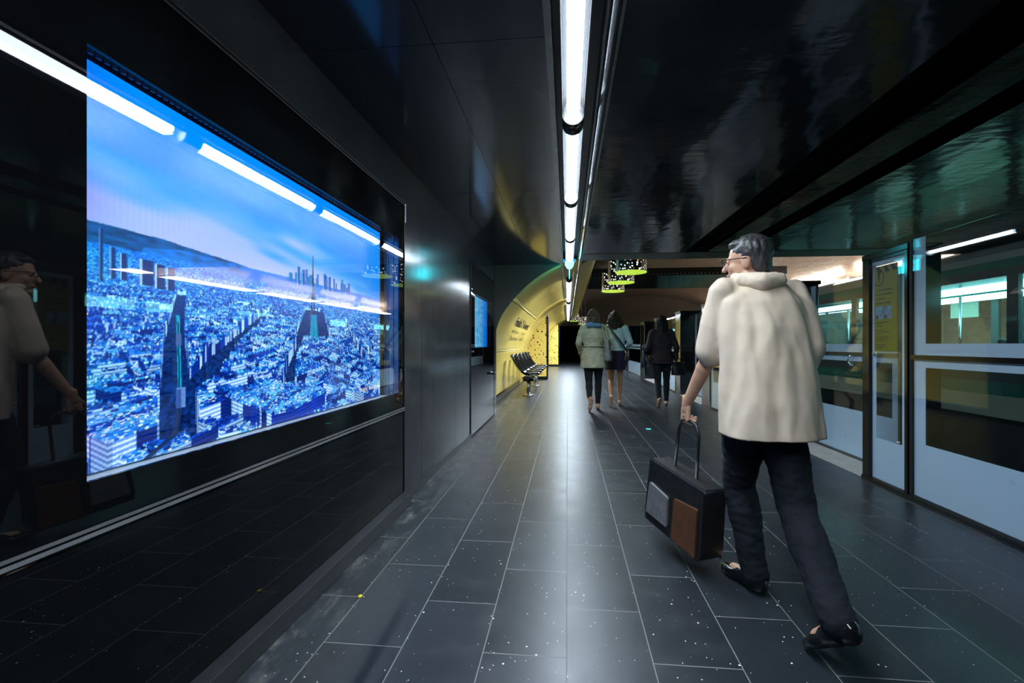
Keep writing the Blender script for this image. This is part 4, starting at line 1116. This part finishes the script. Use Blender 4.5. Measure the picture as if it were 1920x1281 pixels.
# ------------------------------------------------------------------ people
def grown(name, mb, voxel, mats, it=4, fac=0.5):
    """Fuse overlapping round shapes into one continuous skin; returns mesh data."""
    me = mb.mesh('grown', [])
    o = bpy.data.objects.new('grown', me); C.objects.link(o)
    r = o.modifiers.new('r', 'REMESH'); r.mode = 'VOXEL'; r.voxel_size = voxel; r.use_smooth_shade = True
    if it:
        s_ = o.modifiers.new('s', 'SMOOTH'); s_.factor = fac; s_.iterations = it
    dg = bpy.context.evaluated_depsgraph_get()
    out = bpy.data.meshes.new_from_object(o.evaluated_get(dg)); out.name = name
    bpy.data.objects.remove(o); bpy.data.meshes.remove(me)
    out.materials.clear()
    for m in (mats if isinstance(mats, (list, tuple)) else [mats]): out.materials.append(m)
    out.polygons.foreach_set('use_smooth', [True] * len(out.polygons))
    return out
def wrinkle(me, amp, freq, stretch=(1, 1, 1), seed=0.0, power=False):
    off = Vector((seed, seed * 1.7, seed * .3)); nr = [v.normal.copy() for v in me.vertices]
    for v, n in zip(me.vertices, nr):
        p = Vector((v.co.x * stretch[0], v.co.y * stretch[1], v.co.z * stretch[2])) * freq + off
        a = mnoise.noise(p) + .5 * mnoise.noise(p * 2.1)
        if power: a = .5 - abs(a) * 1.4
        v.co += n * (amp * a)
    me.update()
def cut(me, co, no):
    """Trim a mesh with a plane (keeps the side the normal points away from) and close the cut."""
    bm = bmesh.new(); bm.from_mesh(me)
    g = bm.verts[:] + bm.edges[:] + bm.faces[:]
    r = bmesh.ops.bisect_plane(bm, geom=g, plane_co=co, plane_no=no, clear_outer=True)
    ed = [e for e in r['geom_cut'] if isinstance(e, bmesh.types.BMEdge)]
    bmesh.ops.edgeloop_fill(bm, edges=ed)
    bm.to_mesh(me); bm.free()
def put(name, me, parent):
    o = bpy.data.objects.new(name, me); C.objects.link(o); o.parent = parent; return o

def frame(f):
    f = Vector(f).normalized(); r = f.cross(Vector((0, 0, 1))).normalized(); u = r.cross(f)
    return r, f, u
def RM(r, f, u):
    return Matrix((r, f, u)).transposed()
def head_blobs(mb, c, f, k=1.0):
    c = Vector(c); r, f, u = frame(f); R = RM(r, f, u)
    B = lambda a, b, d, rad: mb.ball(c + (r * a + f * b + u * d) * k, tuple(q * k for q in rad), R)
    B(0, -.012, .028, (.075, .094, .090)); B(0, .020, -.035, (.060, .070, .085)); B(0, .018, -.072, (.053, .058, .040)); B(0, .064, -.098, (.022, .020, .018))
    B(0, .076, .020, (.048, .016, .010)); B(0, .088, -.063, (.022, .010, .007)); B(.034, .06, -.03, (.024, .02, .024)); B(-.034, .06, -.03, (.024, .02, .024))
    mb.cap(c + (f * .088 + u * .004) * k, .009 * k, c + (f * .108 - u * .030) * k, .013 * k)
    for s in (1, -1):
        B(.074 * s, -.006, -.012, (.010, .022, .033)); B(.030 * s, .080, .004, (.0135, .010, .0095))
    return [c + (r * .030 * s + f * .090 + u * .004) * k for s in (1, -1)], c + (f * .097 - u * .063) * k
def hand_blobs(mb, w, d, n, t, curl, k=1.0):
    """w wrist, d along the hand, n palm side, t thumb side; curl in degrees at each joint."""
    w, d, n, t = Vector(w), Vector(d).normalized(), Vector(n).normalized(), Vector(t).normalized()
    offs = (.030, .010, -.010, -.029); lens = ((.040, .026, .020), (.045, .029, .021), (.042, .027, .020), (.033, .021, .018))
    mb.cap(w - d * .03, .0265 * k, w + d * .02, .024 * k); mb.ball(w + d * .03 * k, .0225 * k); mb.ball(w + d * .055 * k + n * .003, .0215 * k)
    for o_, L, kl in zip(offs, lens, (.088, .092, .088, .080)):
        a = w + d * .012 + t * (o_ * .65 * k); b = w + (d * kl + t * o_) * k
        mb.cap(a, .0145 * k, b, .0115 * k)
        p = b; ang = 0; r0 = .0098
        for j, l in enumerate(L):
            ang += math.radians(curl[j]); dr = d * math.cos(ang) + n * math.sin(ang); q = p + dr * l * k
            mb.cap(p, r0 * k, q, (r0 - .001) * k, 12); p = q; r0 -= .0009
    a = w + (d * .022 + t * .024) * k; b = a + (t * .030 + d * .030 + n * .014) * k; c = b + (d * .030 + n * .018 + t * .006) * k; e = c + (d * .018 + n * .018) * k
    mb.cap(a, .015 * k, b, .0125 * k); mb.cap(b, .0118 * k, c, .0105 * k); mb.cap(c, .0102 * k, e, .0085 * k)
def limb(mb, *pr):
    for (p0, r0), (p1, r1) in zip(pr[:-1], pr[1:]): mb.cap(p0, r0, p1, r1)
def lerp(a, b, t): return Vector(a).lerp(Vector(b), t)

def body_of(J, k, fem, voxel, mats, hands):
    mb = MB()
    eyes, lips = head_blobs(mb, J['head'], J['look'], k)
    hx, cx = Vector(J['hip_r']) - Vector(J['hip_l']), Vector(J['sh_r']) - Vector(J['sh_l'])
    hx.normalize(); cx.normalize()
    pel, ch, nk = Vector(J['pelvis']), Vector(J['chest']), Vector(J['neck'])
    sp_ = (ch - pel).normalized()
    ry = lambda ax: Vector((0, 0, 1)).cross(ax).normalized()
    rg = [(pel - sp_ * .10 * k, .10, .09), (pel - sp_ * .05 * k, .155, .115), (pel + sp_ * .03 * k, .160, .112), (lerp(pel, ch, .5), .128 if fem else .142, .095), (ch, .148 if fem else .165, .112), (lerp(ch, nk, .55), .135 if fem else .150, .095), (lerp(ch, nk, .92), .075, .062)]
    mb.loft([(c, a * k, b * k, (hx if i < 3 else cx), ry(hx if i < 3 else cx)) for i, (c, a, b) in enumerate(rg)])
    mb.cap(nk - Vector((0, 0, .02)), (.052 if fem else .060) * k, Vector(J['head']) - Vector((0, 0, .05 * k)), (.046 if fem else .055) * k)
    for s in ('l', 'r'):
        sh, el, wr = J['sh_' + s], J['el_' + s], J['wr_' + s]
        a = 1.0 if not fem else .86
        mb.cap(lerp(J['neck'], sh, .35), .045 * k, sh, .050 * k * a)
        limb(mb, (sh, .050 * k * a), (lerp(sh, el, .5), .044 * k * a), (el, .037 * k * a), (lerp(el, wr, .3), .039 * k * a), (wr, .025 * k * a))
        d, n, t, curl = hands[s]; hand_blobs(mb, wr, d, n, t, curl, k * (.98 if not fem else .90))
        hp, kn, an, fd = J['hip_' + s], J['kn_' + s], J['an_' + s], Vector(J['fd_' + s]).normalized()
        limb(mb, (hp, .085 * k), (lerp(hp, kn, .45), .072 * k), (kn, .050 * k), (lerp(kn, an, .30), .052 * k), (lerp(kn, an, .7), .037 * k), (an, .033 * k))
        r_ = fd.cross(Vector((0, 0, 1))); r_ = r_.normalized() if r_.length > .1 else hx; up = r_.cross(fd)
        mb.cap(Vector(an) - up * .02 * k - fd * .03 * k, .030 * k, Vector(an) + (fd * .13 - up * .045) * k, .026 * k)
    me = grown('body', mb, voxel, mats, 3)
    bm_idx = [0] * len(me.polygons)
    lr = .016 * k
    for p in me.polygons:
        c = p.center
        if min((c - eyes[0]).length, (c - eyes[1]).length) < .0085 * k: bm_idx[p.index] = 1
        elif abs((c - lips).z) < .0085 * k and (c - lips).length < .024 * k: bm_idx[p.index] = 2
    me.polygons.foreach_set('material_index', bm_idx)
    return me
def shoe(an, fd, k, mats, parent, name='shoe', flat=True, up=None, slim=1.0):
    an, fd = Vector(an), Vector(fd).normalized()
    r_ = fd.cross(Vector((0, 0, 1))); r_ = r_.normalized() if r_.length > .25 else Vector((1, 0, 0)); u = r_.cross(fd).normalized()
    mb = MB(); R = RM(r_, fd, u)
    P = lambda a, b: an + (fd * a + u * b) * k
    mb.ball(P(-.025, -.040), (.034 * k * slim, .045 * k, .042 * k), R); mb.ball(P(.05, -.045), (.036 * k * slim, .075 * k, .036 * k), R)
    mb.ball(P(.125, -.058), (.042 * k * slim, .062 * k, .028 * k), R); mb.ball(P(.165, -.062), (.034 * k * slim, .045 * k, .024 * k), R)
    if not flat: mb.cap(P(-.01, -.03), .036 * k, P(-.005, .02), .040 * k)
    me = grown(name, mb, .006, mats, 3)
    bmx = [0] * len(me.polygons)
    for v in me.vertices:
        t = (v.co - an).dot(u); lo_ = -.080 * k
        if t < lo_ + .012 * k: v.co += u * (max(lo_, lo_ + (t - lo_) * .15) - t) if t < lo_ else u * 0
    me.update()
    if len(mats) > 1:
        for p in me.polygons:
            if (p.center - an).dot(u) < -.068 * k: bmx[p.index] = 1
        me.polygons.foreach_set('material_index', bmx)
    return put(name, me, parent)

# ---- the walking man
ROOT = Vector((.84, 2.0, 0)); TH = math.radians(14.5)
man = thing('person', 'man in a loose beige jacket and dark trousers walking away, dark bag in hand', 'person', ROOT, TH)
Ri = Matrix.Rotation(-TH, 3, 'Z')
def L(x, y, z): return Ri @ (Vector((x, y, z)) - ROOT)
def D(x, y, z): return Ri @ Vector((x, y, z))
J = dict(pelvis=L(.875, 2.10, .83), chest=L(.885, 2.17, 1.18), neck=L(.885, 2.23, 1.395), head=L(.872, 2.275, 1.513), look=D(-.86, .50, -.06),
         sh_l=L(.715, 2.16, 1.35), sh_r=L(1.05, 2.24, 1.35), el_l=L(.685, 2.215, 1.07), el_r=L(1.085, 2.13, 1.09), wr_l=L(.608, 2.36, .80), wr_r=L(1.03, 2.24, .87),
         hip_l=L(.79, 2.07, .80), hip_r=L(.955, 2.12, .80), kn_l=L(.805, 2.19, .455), kn_r=L(.945, 1.95, .42), an_l=L(.838, 2.10, .085), an_r=L(.905, 1.60, .185),
         fd_l=D(-.35, .92, 0), fd_r=D(-.20, .72, -.55))
hands = dict(l=(D(-.05, .10, -1), D(.95, .25, 0), D(-.25, .95, .1), (62, 70, 45)), r=(D(-.2, .6, -.7), D(-.9, -.2, -.2), D(.1, .6, .6), (25, 30, 20)))
put('body', body_of(J, .97, False, .0048, [M['skin'], M['eye'], M['lip']], hands), man)
# trousers
tb = MB(); rx = D(.97, .25, 0).normalized(); ryv = Vector((0, 0, 1)).cross(rx)
tb.loft([(L(.872, 2.10, .74), .15, .115, rx, ryv), (L(.873, 2.10, .80), .172, .125, rx, ryv), (L(.875, 2.10, .87), .170, .122, rx, ryv), (L(.876, 2.11, .97), .155, .115, rx, ryv)])
for s in 'lr':
    hp, kn, an = J['hip_' + s], J['kn_' + s], J['an_' + s]
    limb(tb, (hp, .096), (lerp(hp, kn, .5), .088), (kn, .072), (lerp(kn, an, .4), .072), (lerp(kn, an, .80), .061), (lerp(kn, an, 1.04), .057))
tm = grown('trousers', tb, .008, M['navy_cloth'], 5); wrinkle(tm, .006, 14, (1, 1, .55), 3.1); wrinkle(tm, .004, 30, (.8, .8, 1.4), 9.1)
put('trousers', tm, man)
for s in 'lr': shoe(J['an_' + s], J['fd_' + s], .99, [M['gloss_black'], M['matte_black']], man, flat=False, slim=1.12)
# shirt, then the loose jacket open at the front with the sleeve pushed up
sb = MB()
sb.loft([(L(.876, 2.11, .88), .160, .120, rx, ryv), (L(.88, 2.14, 1.02), .155, .118, rx, ryv), (L(.885, 2.175, 1.18), .178, .128, rx, ryv), (L(.885, 2.20, 1.30), .168, .110, rx, ryv), (L(.884, 2.222, 1.385), .085, .075, rx, ryv)])
limb(sb, (lerp(J['neck'], J['sh_l'], .7), .046), (J['sh_l'], .044), (lerp(J['sh_l'], J['el_l'], .75), .050)); limb(sb, (lerp(J['neck'], J['sh_r'], .7), .046), (J['sh_r'], .044), (lerp(J['sh_r'], J['el_r'], .75), .050))
put('shirt', grown('shirt', sb, .009, M['shirt_cloth'], 4), man)
jb = MB()
jb.loft([(L(.895, 2.045, .640), .228, .165, rx, ryv), (L(.895, 2.05, .72), .224, .165, rx, ryv), (L(.893, 2.07, .86), .212, .160, rx, ryv), (L(.893, 2.10, 1.02), .208, .155, rx, ryv), (L(.892, 2.145, 1.18), .212, .152, rx, ryv), (L(.888, 2.175, 1.30), .206, .132, rx, ryv), (L(.886, 2.20, 1.385), .14, .105, rx, ryv), (L(.885, 2.21, 1.43), .085, .085, rx, ryv)])
limb(jb, (J['sh_l'], .068), (lerp(J['sh_l'], J['el_l'], .55), .074), (lerp(J['sh_l'], J['el_l'], .96), .072))
limb(jb, (J['sh_r'], .068), (lerp(J['sh_r'], J['el_r'], .5), .072), (J['el_r'], .070), (lerp(J['el_r'], J['wr_r'], .5), .062), (lerp(J['el_r'], J['wr_r'], .93), .052))
jb.cap(lerp(J['neck'], J['sh_l'], .3), .065, J['sh_l'], .066); jb.cap(lerp(J['neck'], J['sh_r'], .3), .065, J['sh_r'], .066)
jm = grown('jacket', jb, .0085, M['beige_cloth'], 5)
wrinkle(jm, .020, 8.0, (1, 1, .15), 2.0); wrinkle(jm, .007, 15, (1, 1, .30), 5.5)
cut(jm, L(.895, 2.05, .712), (0, 0, -1))
put('jacket', jm, man)
cb = MB()
ring = []
for i in range(15):
    a = math.radians(-150 + 300 * i / 14) - math.pi / 2
    ring.append(L(.884 + .083 * math.cos(a), 2.212 + .080 * math.sin(a), 1.428 + .012 * math.sin(a)))
for p, q_ in zip(ring[:-1], ring[1:]): cb.cap(p, .024, q_, .024, 10)
hoodp = [(L(.80, 2.14, 1.40), .035), (L(.87, 2.09, 1.385), .045), (L(.95, 2.12, 1.40), .035)]
limb(cb, *hoodp)
cm = grown('collar', cb, .007, M['beige_cloth'], 4); wrinkle(cm, .004, 26, (1, 1, 1), 1.0); put('collar', cm, man)
# hair and spectacles
hr, hf, hu = frame(J['look']); hc = J['head']; HR = RM(hr, hf, hu)
hb = MB()
hb.ball(hc - hf * .026 + hu * .042, (.083, .094, .090), HR); hb.ball(hc - hf * .058 - hu * .012, (.070, .052, .070), HR); hb.ball(hc + hf * .032 + hu * .085, (.056, .044, .030), HR)
hm = grown('hair', hb, .006, M['hair_grey'], 3); wrinkle(hm, .006, 45, (1, 1, .5), 4.0); put('hair', hm, man)
sp2 = MB()
for s in (1, -1):
    c_ = hc + hr * (.033 * s) + hf * .103 + hu * .004
    sp2.tube([c_ + hr * (.022 * math.cos(q_)) + hu * (.016 * math.sin(q_)) for q_ in [2 * math.pi * i / 16 for i in range(17)]], .0022, 6)
    sp2.tube([hc + hr * (.055 * s) + hf * .102 + hu * .008, hc + hr * (.077 * s) + hf * .085 + hu * .010, hc + hr * (.082 * s) - hf * .012 + hu * .006], .0022, 6)
sp2.tube([hc - hr * .012 + hf * .106 + hu * .006, hc + hr * .012 + hf * .106 + hu * .006], .002, 6)
sp2.build('spectacles', M['gloss_black'], man, loc=(0, 0, 0))

# the bag in his left hand
bag = thing('briefcase', 'dark leather bag with brown side and metal edging held low by the walking man', 'bag', (.585, 2.40, .105), math.radians(-66))
bag.rotation_euler = (0, math.radians(7), math.radians(-66))
bb = MB()
W2, H2, T2 = .22, .345, .065
bb.prism([(-W2, 0), (W2, 0), (W2 + .01, .05), (W2 - .005, H2), (-W2 + .005, H2), (-W2 - .01, .05)], 'y', -T2, T2)
bb.build('case', M['black_leather'], bag, bevel=.018, seg=3, loc=(0, 0, 0))
MB().prism([(.02, .012), (W2 - .02, .012), (W2 - .03, H2 * .72), (.02, H2 * .66)], 'y', -T2 - .010, -T2 + .002).build('side_pocket', M['orange_leather'], bag, bevel=.006, loc=(0, 0, 0))['label'] = 'brown leather side pocket'
MB().prism([(-W2 + .015, .05), (-.02, .05), (-.03, H2 * .60), (-W2 + .03, H2 * .66)], 'y', -T2 - .012, -T2 + .002).build('front_pocket', M['grey_canvas'], bag, bevel=.010, loc=(0, 0, 0))['label'] = 'grey cloth front pocket'
MB().prism([(-W2 + .004, H2 - .012), (W2 - .004, H2 - .012), (W2 - .008, H2 + .008), (-W2 + .008, H2 + .008)], 'y', -T2 + .010, T2 - .010).build('top_edging', M['steel'], bag, bevel=.004, loc=(0, 0, 0))
hz = .648
MB().tube([(-.085, 0, H2), (-.075, 0, hz - .08), (-.050, 0, hz - .035), (-.02, 0, hz - .028), (.02, 0, hz - .028), (.05, 0, hz - .035), (.075, 0, hz - .08), (.085, 0, H2)], .0085, 10).build('handle', M['black_leather'], bag, loc=(0, 0, 0))

# ---- the three women further along
def woman(loc, rot, H, label, coat, coat_m, hem, hair_m, hair_len, legs, curly=False, plant='r', back_an=(-.085, -.30, .20), back_fd=(-.25, .25, -.95), shoe_m=None, arms=None, coat_rings=None, waistband=True):
    k = H / 1.68
    w = thing('person', label, 'person', loc, rot)
    S = lambda x, y, z: Vector((x * k, y * k, z * k))
    o = 'l' if plant == 'r' else 'r'; sg = 1 if plant == 'r' else -1
    J = dict(pelvis=S(0, 0, .90), chest=S(0, .02, 1.20), neck=S(0, .02, 1.395), head=S(0, .045, 1.540), look=(0, 1, -.05), sh_l=S(-.165, .015, 1.352), sh_r=S(.165, .015, 1.352), hip_l=S(-.085, 0, .86), hip_r=S(.085, 0, .86))
    J['kn_' + plant] = S(.085 * sg, .04, .465); J['an_' + plant] = S(.070 * sg, -.03, .085); J['fd_' + plant] = (.05 * sg, 1, 0)
    J['kn_' + o] = S(-.075 * sg, -.02, .455); J['an_' + o] = S(back_an[0] * sg, back_an[1], back_an[2]); J['fd_' + o] = (back_fd[0] * sg, back_fd[1], back_fd[2])
    for n_, p in arms.items(): J[n_] = S(*p)
    hands = dict(l=((.1, .45, -.9), (.9, 0, -.1), (.1, .9, .4), (22, 28, 20)), r=((-.1, .45, -.9), (-.9, 0, -.1), (-.1, .9, .4), (22, 28, 20)))
    put('body', body_of(J, k, True, .0062, [M['skin_warm'], M['eye'], M['lip']], hands), w)
    X_, Y_ = (1, 0, 0), (0, 1, 0)
    if legs in ('black_cloth',):
        tb = MB(); tb.loft([(S(0, 0, .82), .14 * k, .105 * k, X_, Y_), (S(0, -.005, .88), .172 * k, .128 * k, X_, Y_), (S(0, 0, .95), .160 * k, .115 * k, X_, Y_), (S(0, 0, 1.03), .135 * k, .10 * k, X_, Y_)])
        for s in 'lr':
            hp, kn, an = J['hip_' + s], J['kn_' + s], J['an_' + s]
            limb(tb, (hp, .094 * k), (lerp(hp, kn, .5), .080 * k), (kn, .058 * k), (lerp(kn, an, .32), .060 * k), (lerp(kn, an, .9), .042 * k))
        m_ = grown('trousers', tb, .010, M[legs], 4); wrinkle(m_, .004, 22, (1, 1, .8), 2.2); put('trousers', m_, w)
    else:
        sk = MB(); sk.loft([(S(0, -.01, .60), .178 * k, .150 * k, X_, Y_), (S(0, -.01, .72), .186 * k, .150 * k, X_, Y_), (S(0, -.01, .86), .188 * k, .142 * k, X_, Y_), (S(0, 0, .97), .160 * k, .118 * k, X_, Y_), (S(0, 0, 1.04), .136 * k, .10 * k, X_, Y_)])
        m_ = grown('skirt', sk, .010, M['skirt_cloth'], 4); wrinkle(m_, .010, 9, (1, 1, .25), 2.2); cut(m_, S(0, 0, .635), (0, 0, -1)); put('skirt', m_, w)
    cb = MB(); cb.loft([(S(0, yo, z), a * k, b * k, X_, Y_) for z, a, b, yo in coat_rings])
    for s in 'lr':
        sh, el, wr = J['sh_' + s], J['el_' + s], J['wr_' + s]
        cb.cap(lerp(J['neck'], sh, .35), .062 * k, sh, .066 * k)
        limb(cb, (sh, .066 * k), (lerp(sh, el, .5), .060 * k), (el, .054 * k), (lerp(el, wr, .5), .048 * k), (lerp(el, wr, .93), .040 * k))
    m_ = grown(coat, cb, .0095, coat_m, 4); wrinkle(m_, .010, 8, (1, 1, .8), 1.0 + H); wrinkle(m_, .006, 19, (.8, 1, 1.3), 5.0 + H)
    if waistband: pass
    cut(m_, S(0, 0, hem), (0, 0, -1)); put(coat, m_, w)
    # hair
    c = J['head']; r, f, u = frame(J['look']); R = RM(r, f, u); hb = MB()
    hb.ball(c + (-f * .028 + u * .042) * k, (.088 * k, .098 * k, .092 * k), R); hb.ball(c + (-f * .055 - u * .03) * k, (.082 * k, .060 * k, .085 * k), R)
    for i in range(7):
        a = -1 + i / 3.0; wd = .105 if curly else .075
        top = c + (r * a * .070 - f * (.060 - .03 * abs(a)) + u * .02) * k; bot = c + (r * a * wd - f * (.088 - .045 * abs(a)) - u * hair_len * (1 - .10 * abs(a))) * k
        mid = lerp(top, bot, .55) + r * a * (.02 if curly else .006) * k - f * .012
        limb(hb, (top, .040 * k), (mid, (.046 if curly else .036) * k), (bot, (.034 if curly else .020) * k))
    m_ = grown('hair', hb, .008, hair_m, 2)
    if curly: wrinkle(m_, .016, 22, (1, 1, 1), 3.0)
    wrinkle(m_, .006, 34, (1, 1, .35), 6.0); put('hair', m_, w)
    for s in 'lr': shoe(J['an_' + s], J['fd_' + s], k * .93, [shoe_m[0], shoe_m[1]], w, slim=.85)
    return w, J, k
GREY = M['grey_canvas']
w1, J1, k1 = woman((.44, 7.70, 0), math.radians(2), 1.72, 'woman in a khaki coat with a blue scarf and black leggings, walking away', 'coat', M['khaki_cloth'], .70, M['hair_fair'], .20, 'black_cloth',
    shoe_m=(M['tan_leather'], M['pink_sole']), arms=dict(el_l=(-.245, -.03, 1.10), wr_l=(-.205, .10, .93), el_r=(.245, -.02, 1.10), wr_r=(.215, .14, .98)),
    coat_rings=[(.64, .225, .165, -.01), (.74, .215, .160, -.01), (.88, .200, .150, 0), (1.02, .168, .128, 0), (1.08, .165, .126, .005), (1.20, .185, .138, .01), (1.30, .178, .122, .015), (1.39, .10, .085, .02)])
sc2 = MB()
for i in range(12):
    a0_, a1_ = 2 * math.pi * i / 12, 2 * math.pi * (i + 1) / 12
    P = lambda a: Vector((.105 * math.cos(a), .02 + .09 * math.sin(a), 1.405 + .018 * math.sin(a * 2))) * k1
    sc2.cap(P(a0_), .040, P(a1_), .040, 10)
sc2.cap(Vector((-.09, -.08, 1.40)) * k1, .035, Vector((.09, -.085, 1.40)) * k1, .035)
m_ = grown('scarf', sc2, .009, M['blue_scarf'], 3); wrinkle(m_, .008, 22, (1, 1, 1), 1.0); put('scarf', m_, w1)
bl = MB().loft([((0, -.002, 1.045 * k1), .182, .142, (1, 0, 0), (0, 1, 0)), ((0, -.002, 1.065 * k1), .182, .142, (1, 0, 0), (0, 1, 0))])
put('belt', bl.mesh('belt', [M['khaki_cloth']]), w1)

w2, J2, k2 = woman((.865, 8.24, 0), math.radians(-3), 1.735, 'woman in a pale blue cardigan and navy skirt with bare legs, walking away', 'cardigan', M['ice_cloth'], .965, M['hair_brown'], .24, 'skirt', curly=True,
    back_an=(-.085, -.26, .17), back_fd=(-.1, .45, -.85), shoe_m=(M['tan_leather'], M['pink_sole']), arms=dict(el_l=(-.225, -.02, 1.10), wr_l=(-.20, .16, 1.0), el_r=(.255, -.06, 1.11), wr_r=(.215, .14, 1.03)),
    coat_rings=[(.90, .185, .140, 0), (.99, .172, .130, 0), (1.06, .165, .125, .0), (1.20, .180, .135, .01), (1.30, .175, .120, .015), (1.39, .095, .08, .02)])
w3, J3, k3 = woman((1.69, 8.22, 0), math.radians(-4), 1.64, 'woman in a plum jacket and black trousers with long dark hair, carrying two bags', 'jacket', M['plum_cloth'], .785, M['hair_black'], .34, 'black_cloth',
    back_an=(-.075, -.20, .14), back_fd=(-.2, .62, -.75), shoe_m=(M['black_leather'], M['tan_leather']), arms=dict(el_l=(-.245, -.02, 1.09), wr_l=(-.225, .14, .96), el_r=(.250, -.03, 1.08), wr_r=(.250, .05, .84)),
    coat_rings=[(.70, .208, .155, -.01), (.80, .202, .152, -.01), (.92, .190, .145, 0), (1.04, .168, .128, 0), (1.20, .188, .140, .01), (1.30, .180, .122, .015), (1.39, .10, .085, .02)])

# bags they carry, each a thing of its own
def bag_thing(name, label, loc, rot, w, h, t, m, strap, strap_m=None):
    b = thing(name, label, 'bag', loc, rot)
    mb = MB(); n = 9; rg = []
    for i in range(n):
        u_ = i / (n - 1); z = h * u_; ww = w * (1.0 - .18 * u_ ** 2 + .04 * math.sin(math.pi * u_)); tt = t * (1 - .62 * u_) * (.75 + .25 * math.sin(math.pi * min(1, u_ * 1.3 + .15)))
        rg.append([Vector((ww * .5 * math.copysign(abs(math.cos(q)) ** .35, math.cos(q)), tt * .5 * math.copysign(abs(math.sin(q)) ** .55, math.sin(q)), z)) for q in [2 * math.pi * (j + .5) / 28 for j in range(28)]])
    mb.rings(rg); me = mb.mesh('pouch', [m]); wrinkle(me, .006, 16, (1, 1, 1), w * 9); put('pouch', me, b)
    for s_ in strap: MB().tube(s_, .009, 8).build('strap', strap_m or m, b, loc=(0, 0, 0))
    return b
bag_thing('shoulder_bag', 'grey soft shoulder bag at the right hip of the khaki coated woman', (.685, 7.64, .83), math.radians(80), .30, .36, .14, M['grey_canvas'],
    [[(-.12, 0, .33), (-.09, .07, .50), (-.02, .09, .625), (.05, .08, .50), (.10, 0, .33)]])
sb2 = bag_thing('crossbody_bag', 'small dark bag on a long diagonal strap worn by the blue cardigan woman', (1.03, 7.93, .82), math.radians(85), .24, .20, .09, M['black_leather'], [])
q_ = [Vector(p) for p in ((1.02, 7.84, 1.00), (.96, 7.775, 1.08), (.90, 7.76, 1.16), (.83, 7.755, 1.25), (.77, 7.77, 1.33), (.71, 7.83, 1.425), (.695, 7.93, 1.45))]
mi_ = Matrix.Rotation(-math.radians(85), 3, 'Z')
MB().tube([mi_ @ (p - Vector(sb2.location)) for p in q_], .017, 8).build('strap', M['black_leather'], sb2, loc=(0, 0, 0))
bag_thing('tote_bag', 'navy tote bag on the left arm of the plum jacketed woman', (1.405, 8.33, .70), math.radians(70), .34, .30, .13, M['navy_leather'],
    [[(-.09, .02, .28), (-.07, .02, .36), (0, .02, .40), (.07, .02, .36), (.09, .02, .28)], [(-.09, -.02, .28), (-.07, -.02, .36), (0, -.02, .40), (.07, -.02, .36), (.09, -.02, .28)]])
bag_thing('handbag', 'black handbag hanging from the right hand of the plum jacketed woman', (1.985, 8.25, .56), math.radians(35), .30, .24, .13, M['black_leather'],
    [[(-.08, .0, .22), (-.05, .0, .28), (0, 0, .30), (.05, 0, .28), (.08, 0, .22)]])

for o in bpy.data.objects:
    if '_abs' in o: del o['_abs']
